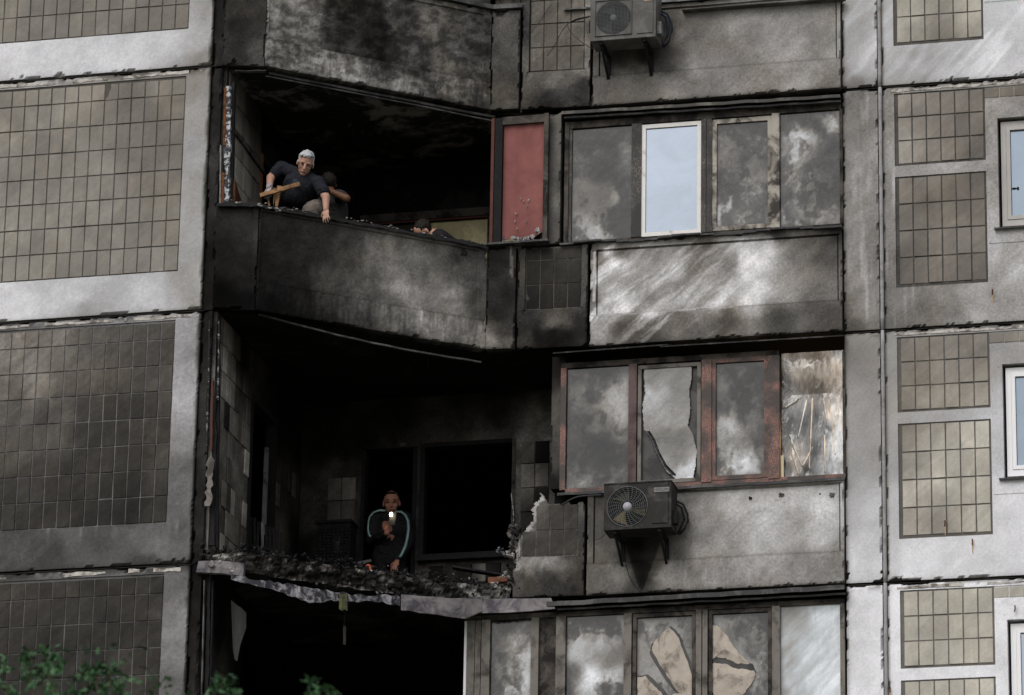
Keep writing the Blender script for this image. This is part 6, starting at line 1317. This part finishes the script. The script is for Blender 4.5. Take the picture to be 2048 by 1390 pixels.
# broken wood he holds
wd = thing('broken_crate_wood', at(560, 390, -1.60), 'piece of broken slatted wood held in the gloved hand', 'broken wood')
MB().prism(at(521, 391, -1.62), at(600, 368, -1.66), .03, .045).build('board', M['wood'], wd)
for px, y0, y1, w, Y, ln in ((556, 372, 419, .05, -1.58, -6), (549, 376, 417, .022, -1.58, 0), (536, 385, 413, .02, -1.56, 3)): MB().prism(at(px + ln * -.6, y0, Y), at(px + ln, y1, Y), w, .02, up=(0, 1, 0)).build('slat', M['wood'], wd)

cable([(784, 418), (786, 440), (781, 462)], .3, .0025, 'thin wire hanging in front of the amber window', 'hanging_wire')
cable([(1022, 985), (1027, 1030), (1026, 1078)], .6, .004, 'thin bent rod standing at the right of the empty window', 'hanging_wire', 'flaky')
cable([(612, 660), (614, 700)], -.6, .003, 'short wire stub hanging from the black ceiling', 'hanging_wire')
cable([(857, 713), (856, 735)], -.1, .003, 'short wire stub hanging from the sagging rail', 'hanging_wire')
sl2 = thing('slat_screen', at(535, 1110, -.5), 'charred vertical slats slumped against the scorched side wall', 'screen')
for k in range(9):
    px = 502 + k * 7.5; MB().prism(at(px, 1034 + k * 4 + random.uniform(-4, 4), -.45), at(px + random.uniform(-3, 3), 1116, -.45), .028, .01, up=(0, 1, 0)).build('slat', M['char'] if k not in (3,) else M['greymetal'], sl2)
MB().prism(at(498, 1092, -.46), at(568, 1104, -.46), .02, .03).build('cross_bar', M['char'], sl2)

# ---- second man behind
p2 = thing('person', (-5.35, -.9, 2.96), 'man in a grey shirt half hidden behind the grey-haired man, arm raised to his face', 'person')
hc = at(657, 370, -.80); b = MB(); f, u, r, R = head(b, hc, (-.5, .8, -.3), (-.2, 0, 1)); s1 = at(690, 402, -.88); s0 = at(650, 402, -.80); el = at(692, 396, -1.02); wr = at(655, 380, -1.05)
s1 = at(676, 392, -.84); el = at(693, 397, -1.05); b.cone(hc - u * .07, .055, (s1 + s0) / 2, .07); b.cone(s0, .06, s1, .06); b.cone(s1, .055, el, .046); b.cone(el, .044, wr, .030); hand(b, wr, (-.8, -.1, .3), (.2, -.4, .6), 1, .5)
ctr = (s0 + s1) / 2; b.cone(ctr, .08, ctr - V3(0, 0, .5), .08)
solid(b, 'body', M['skin_shaded'], p2)
sh = MB(); sh.cone(s0, .085, s1, .085); sh.ell(ctr - V3(0, -.02, .20), (.19, .13, .28)); sh.ell(ctr - V3(0, -.02, .45), (.18, .13, .2)); sh.cone(s1, .07, s1 + (el - s1) * .5, .07); solid(sh, 'shirt', M['grey_cloth'], p2)
tr = MB(); hp = ctr - V3(0, 0, .60)
for sg in (-1, 1): tr.cone(hp + V3(sg * .09, 0, 0), .10, V3(hp[0] + sg * .10, hp[1], 3.5), .07); tr.cone(V3(hp[0] + sg * .10, hp[1], 3.5), .068, V3(hp[0] + sg * .10, hp[1] + .02, 3.05), .05)
tr.cone(hp - V3(.09, 0, 0), .11, hp + V3(.09, 0, 0), .11); solid(tr, 'trousers', M['black_cloth'], p2, .008)
hr_ = MB(); hr_.ell(hc + u * .035 - f * .030, (.090, .104, .098), R); solid(hr_, 'hair', M['dark_hair'], p2, .006, 2); face_bits(p2, hc, f, u, r, R, 1, dkm).build('eyebrows', M['dark_hair'], p2, True)

# ---- bending person in black
p3 = thing('person', (-4.35, -.1, 2.96), 'dark-haired person in a black sleeveless top bending down behind the parapet', 'person')
hc = at(846, 464, -.44); b = MB(); f, u, r, R = head(b, hc, (-.55, -.35, -.75), (-.5, -.5, .72)); sA = hc + V3(.13, .06, -.04); hipc = at(925, 510, -.16)
b.cone(hc - u * .03 - f * .06, .050, sA, .062); sl1 = sA + V3(.0, -.13, -.10); sl2 = sA + V3(.06, .16, -.06); b.cone(sl1, .055, sl2, .055); b.cone(sl1, .050, sl1 + V3(-.05, -.02, -.28), .042); b.cone(sl1 + V3(-.05, -.02, -.28), .04, sl1 + V3(-.12, .02, -.5), .03); hand(b, sl1 + V3(-.12, .02, -.5), (-.2, 0, -.9), (.8, .2, 0))
b.cone(sl2, .050, sl2 + V3(-.05, .02, -.28), .042); b.cone(sl2 + V3(-.05, .02, -.28), .04, sl2 + V3(-.10, .0, -.5), .03); hand(b, sl2 + V3(-.10, .0, -.5), (-.2, 0, -.9), (.8, .2, 0)); b.cone(sA, .09, hipc, .12)
solid(b, 'body', M['skin'], p3)
sh = MB(); sh.cone(sA + V3(.03, .02, -.01), .085, hipc, .13); sh.cone(sl1 + V3(.03, .03, .0), .06, sl2 + V3(.02, 0, 0), .07); sh.cone(sA + V3(.05, -.02, -.03), .11, hipc + V3(-.05, 0, -.02), .14); solid(sh, 'top', M['black_cloth'], p3)
tr = MB()
for sg in (-1, 1): tr.cone(hipc + V3(0, sg * .09, -.02), .11, V3(hipc[0] - .02, hipc[1] + sg * .10, 3.42), .07); tr.cone(V3(hipc[0] - .02, hipc[1] + sg * .10, 3.42), .068, V3(hipc[0] + .05, hipc[1] + sg * .1, 3.04), .05)
solid(tr, 'trousers', M['black_cloth'], p3, .008)
hr_ = MB(); hr_.ell(hc + u * .042 - f * .032, (.088, .102, .094), R); hr_.ell(hc - u * .01 - f * .06, (.074, .05, .065), R); solid(hr_, 'hair', M['dark_hair'], p3, .006, 2)

# ---- man with the phone
p4 = thing('person', (-5.35, 1.2, .15), 'man in black tracksuit top with mint sleeve stripes holding up a lit phone', 'person')
Yp = 1.15
hc = at(783, 1006, Yp); s = 1.0; b = MB(); f, u, r, R = head(b, hc, (.22, -.93, -.22), (0, -.1, 1), 1.13); nk = hc - V3(0, -.03, .12)
sr, sl = at(750, 1036, Yp + .03), at(811, 1036, Yp + .03); er = at(742, 1079, Yp - .02); wr = at(774, 1066, Yp - .24); elw = at(818, 1085, Yp + .02); wl2 = at(794, 1122, Yp - .10)
ctr = (sr + sl) / 2; hp = V3(ctr[0], Yp + .05, .98)
b.cone(hc - u * .06 - f * .02, .056, nk, .062); b.cone(nk, .07, ctr - V3(0, 0, .08), .10); b.cone(sr, .055, er, .046); b.cone(er, .044, wr, .030); b.cone(sl, .055, elw, .046); b.cone(elw, .044, wl2, .030); b.cone(ctr - V3(0, 0, .08), .12, hp, .12)
hand(b, wr, (.22, -.12, .95), (.5, -.75, .1), 1.0, .75, .05); hand(b, wl2, (-.15, -.35, -.85), (.0, .6, -.5), 1.0, .4)
solid(b, 'body', M['skin_ruddy'], p4)
sh = MB(); sh.cone(sr + V3(.02, 0, 0), .075, sl - V3(.02, 0, 0), .075); sh.ell(ctr - V3(0, -.01, .14), (.185, .125, .22)); sh.ell(ctr - V3(0, -.01, .36), (.175, .125, .24)); sh.ell(hp + V3(0, 0, .06), (.18, .13, .12))
sh.cone(sr, .078, er, .062); sh.cone(er, .060, wr - (wr - er) * .12, .045); sh.cone(sl, .078, elw, .062); sh.cone(elw, .060, wl2 - (wl2 - elw) * .1, .044); sh.cone(nk - V3(0, 0, .05), .078, nk - V3(0, .012, -.012), .070); sh.cone(nk, .09, ctr - V3(0, 0, .04), .13); sh.cone(nk + V3(0, .0, .02), .074, nk + V3(.01, -.03, .055), .070)
solid(sh, 'tracksuit_top', M['black_cloth'], p4)
def stripe(P, w, off, name='sleeve_stripe'):
    vs = []; n_ = len(P)
    for i, (p, o_) in enumerate(P):
        d_ = P[min(i + 1, n_ - 1)][0] - P[max(i - 1, 0)][0]; d_ = d_ / np.linalg.norm(d_); o_ = np.array(o_, float); o_ -= d_ * (o_ @ d_); o_ /= np.linalg.norm(o_); sd2 = np.cross(d_, o_); vs += [p + o_ * off + sd2 * w, p + o_ * (off + .006), p + o_ * off - sd2 * w, p + o_ * (off - .012)]
    F = []
    for i in range(n_ - 1):
        for k in range(4): F.append((4 * i + k, 4 * i + (k + 1) % 4, 4 * i + 4 + (k + 1) % 4, 4 * i + 4 + k))
    F += [(3, 2, 1, 0), (4 * n_ - 4, 4 * n_ - 3, 4 * n_ - 2, 4 * n_ - 1)]
    o = MB().add(vs, F).build(name, M['teal'], p4, True)
def poly(pts, Y): return [(at(a, b_, Y + dy), o_) for a, b_, dy, o_ in pts]
stripe(poly([(771, 1022, -.05, (0, -1, .5)), (760, 1021, -.05, (-.1, -1, .5)), (748, 1025, -.05, (-.3, -1, .3)), (740, 1034, -.05, (-.5, -1, .1)), (737, 1046, -.05, (-.6, -1, 0)), (736.5, 1060, -.06, (-.5, -1, 0)), (739, 1071, -.08, (-.4, -1, -.2)), (746, 1077, -.10, (0, -1, -.3)), (755, 1075, -.14, (0, -1, -.4)), (766, 1068, -.20, (0, -1, -.4))], Yp), .016, .008)
stripe(poly([(791, 1024, -.06, (0, -1, .5)), (802, 1024, -.06, (.1, -1, .5)), (811, 1031, -.06, (.4, -1, .2)), (816, 1042, -.06, (.5, -1, 0)), (817, 1058, -.06, (.5, -1, 0)), (815, 1075, -.06, (.4, -1, 0)), (811, 1092, -.07, (.3, -1, -.1)), (805, 1106, -.10, (.2, -1, -.1)), (800, 1115, -.12, (.1, -1, -.1))], Yp), .016, .008)
tr = MB()
for sg in (-1, 1): tr.cone(hp + V3(sg * .09, 0, -.05), .11, V3(hp[0] + sg * .10, hp[1], .60), .075); tr.cone(V3(hp[0] + sg * .10, hp[1], .60), .07, V3(hp[0] + sg * .10, hp[1] + .02, .22), .05)
solid(tr, 'trousers', M['black_cloth'], p4, .008)
shoe = MB(); shoe.ell(V3(hp[0] - .10, hp[1] - .05, .19), (.05, .13, .045)); shoe.ell(V3(hp[0] + .10, hp[1] - .05, .19), (.05, .13, .045)); shoe.build('shoes', M['black_cloth'], p4, True)
hr_ = MB(); hr_.ell(hc + u * .058 - f * .036, (.092, .106, .088), R); hr_.ell(hc + u * .106 + f * .045, (.060, .036, .020), R); solid(hr_, 'hair', M['dark_hair'], p4, .006, 2); face_bits(p4, hc, f, u, r, R, 1.13, dkm).build('eyebrows', M['dark_hair'], p4, True)
ph = thing('phone', at(784, 1036, Yp - .27), 'phone with its torch shining, held before the tracksuit man\'s chest', 'phone')
pc_ = at(785, 1037, Yp - .315); tl = V3(.10, 0, 1); tl /= np.linalg.norm(tl)
MB().prism(pc_ - tl * .075, pc_ + tl * .075, .074, .009, up=(0, 1, 0)).build('case', M['fan_d'], ph)
MB().ell(at(782, 1029, Yp - .325), (.017, .006, .022), n=14, m_=8).build('torch', M['flash'], ph)
gl_ = bpy.data.lights.new('torch_glow', 'POINT'); gl_.energy = .5; gl_.color = (1.0, .72, .42); gl_.shadow_soft_size = .02; go_ = bpy.data.objects.new('torch_glow', gl_); col.objects.link(go_); go_.location = [float(v_) for v_ in at(782, 1030, Yp - .36)]
rg = MB(); rp = at(779, 1050, Yp - .31); rg.ell(rp, (.006, .006, .004), n=8, m_=5); rg.build('ring', M['cleanwhite'], p4)

# ================================================================== TREE
tt = thing('tree', (2.2, -21.0, -14.3), 'green leafy tree top reaching in at the lower left, out of focus', 'tree')
def leaf(mb, c, s_, R):
    pts = [(0, 0, 0), (.35, .28, .05), (.5, .05, .02), (.95, .38, -.02), (.85, 0, .06), (1.3, 0, -.08), (.85, -.30, -.02), (.95, -.42, -.05), (.5, -.1, .02), (.35, -.3, .03)]
    mb.add([c + R @ (np.array(p) * s_) for p in pts], [(0, 2, 1), (2, 4, 3), (0, 4, 2), (0, 8, 4), (4, 6, 5), (3, 4, 5), (8, 7, 6), (8, 6, 4), (0, 9, 8)])
tipsY = -20.5
tips = [(8, 1322, 16), (62, 1312, 34), (95, 1300, 26), (105, 1325, 22), (85, 1345, 34), (60, 1340, 20), (170, 1335, 22), (195, 1330, 26), (222, 1328, 16), (180, 1365, 34), (215, 1362, 30), (150, 1378, 30), (235, 1378, 20), (445, 1345, 26), (455, 1365, 24), (430, 1378, 20), (620, 1360, 18), (645, 1366, 20), (632, 1382, 22), (30, 1385, 30), (375, 1390, 16), (270, 1400, 24), (100, 1395, 30), (520, 1410, 20), (0, 1360, 20), (660, 1385, 12)]
lf = MB(); lf2 = MB(); tw = MB(); ctrunk = V3(2.2, -21.0, -9.0)
cen = at(330, 2100, tipsY)
for px, py, rpx in tips:
    Y_ = tipsY + random.uniform(-.7, .7); c = at(px, py, Y_); r_ = rpx * .8 / 8845 * 25; c = c - V3(0, 0, .03)
    for k in range(int(5 + rpx * .55)):
        d_ = rng.normal(size=3); d_ /= np.linalg.norm(d_); pp = c + d_ * r_ * random.uniform(.2, 1.0); RR = np.array(Matrix.Rotation(random.uniform(0, 6.3), 3, Vector(d_)) @ Matrix.Rotation(random.uniform(-.9, .9), 3, 'Y')); leaf(lf if k % 2 else lf2, pp, random.uniform(.040, .065), RR)
    tw.tube([c + V3(0, 0, r_ * .3), c - V3(0, 0, r_ * 1.5), c * .7 + cen * .3 - V3(0, 0, .1), c * .3 + cen * .7], [.003, .005, .012, .02], 5)
for k in range(7000):                                    # rest of the crown below the frame
    a_ = random.uniform(0, 6.283); zz = random.uniform(-3.4, -.9); rr = 1.9 * math.sqrt(random.random()) * (1 - .28 * max(0, zz + 1.6)); c0 = at(330, 1390, tipsY); pp = V3(c0[0] + rr * math.cos(a_), c0[1] + rr * math.sin(a_), c0[2] + .55 + zz + .35 * math.sin(a_ * 3))
    d_ = rng.normal(size=3); d_ /= np.linalg.norm(d_); leaf(lf if k % 2 else lf2, pp, random.uniform(.03, .055), np.array(Matrix.Rotation(random.uniform(0, 6.3), 3, Vector(d_))))
ti = wloc(tt); c0 = at(330, 1390, tipsY); tt.location = (float(c0[0]), float(c0[1]), -14.3)
lf.build('crown', M['leaf'], tt); lf2.build('crown', plain('leaf_green_light', (.05, .115, .05), .5, .35, nscale=6, namp=.7, bmp=0), tt)
tw.tube([cen, (c0[0], c0[1], c0[2] - 3.6), (c0[0], c0[1], -14.35)], [.03, .09, .16], 10); tw.build('trunk', M['bark'], tt)
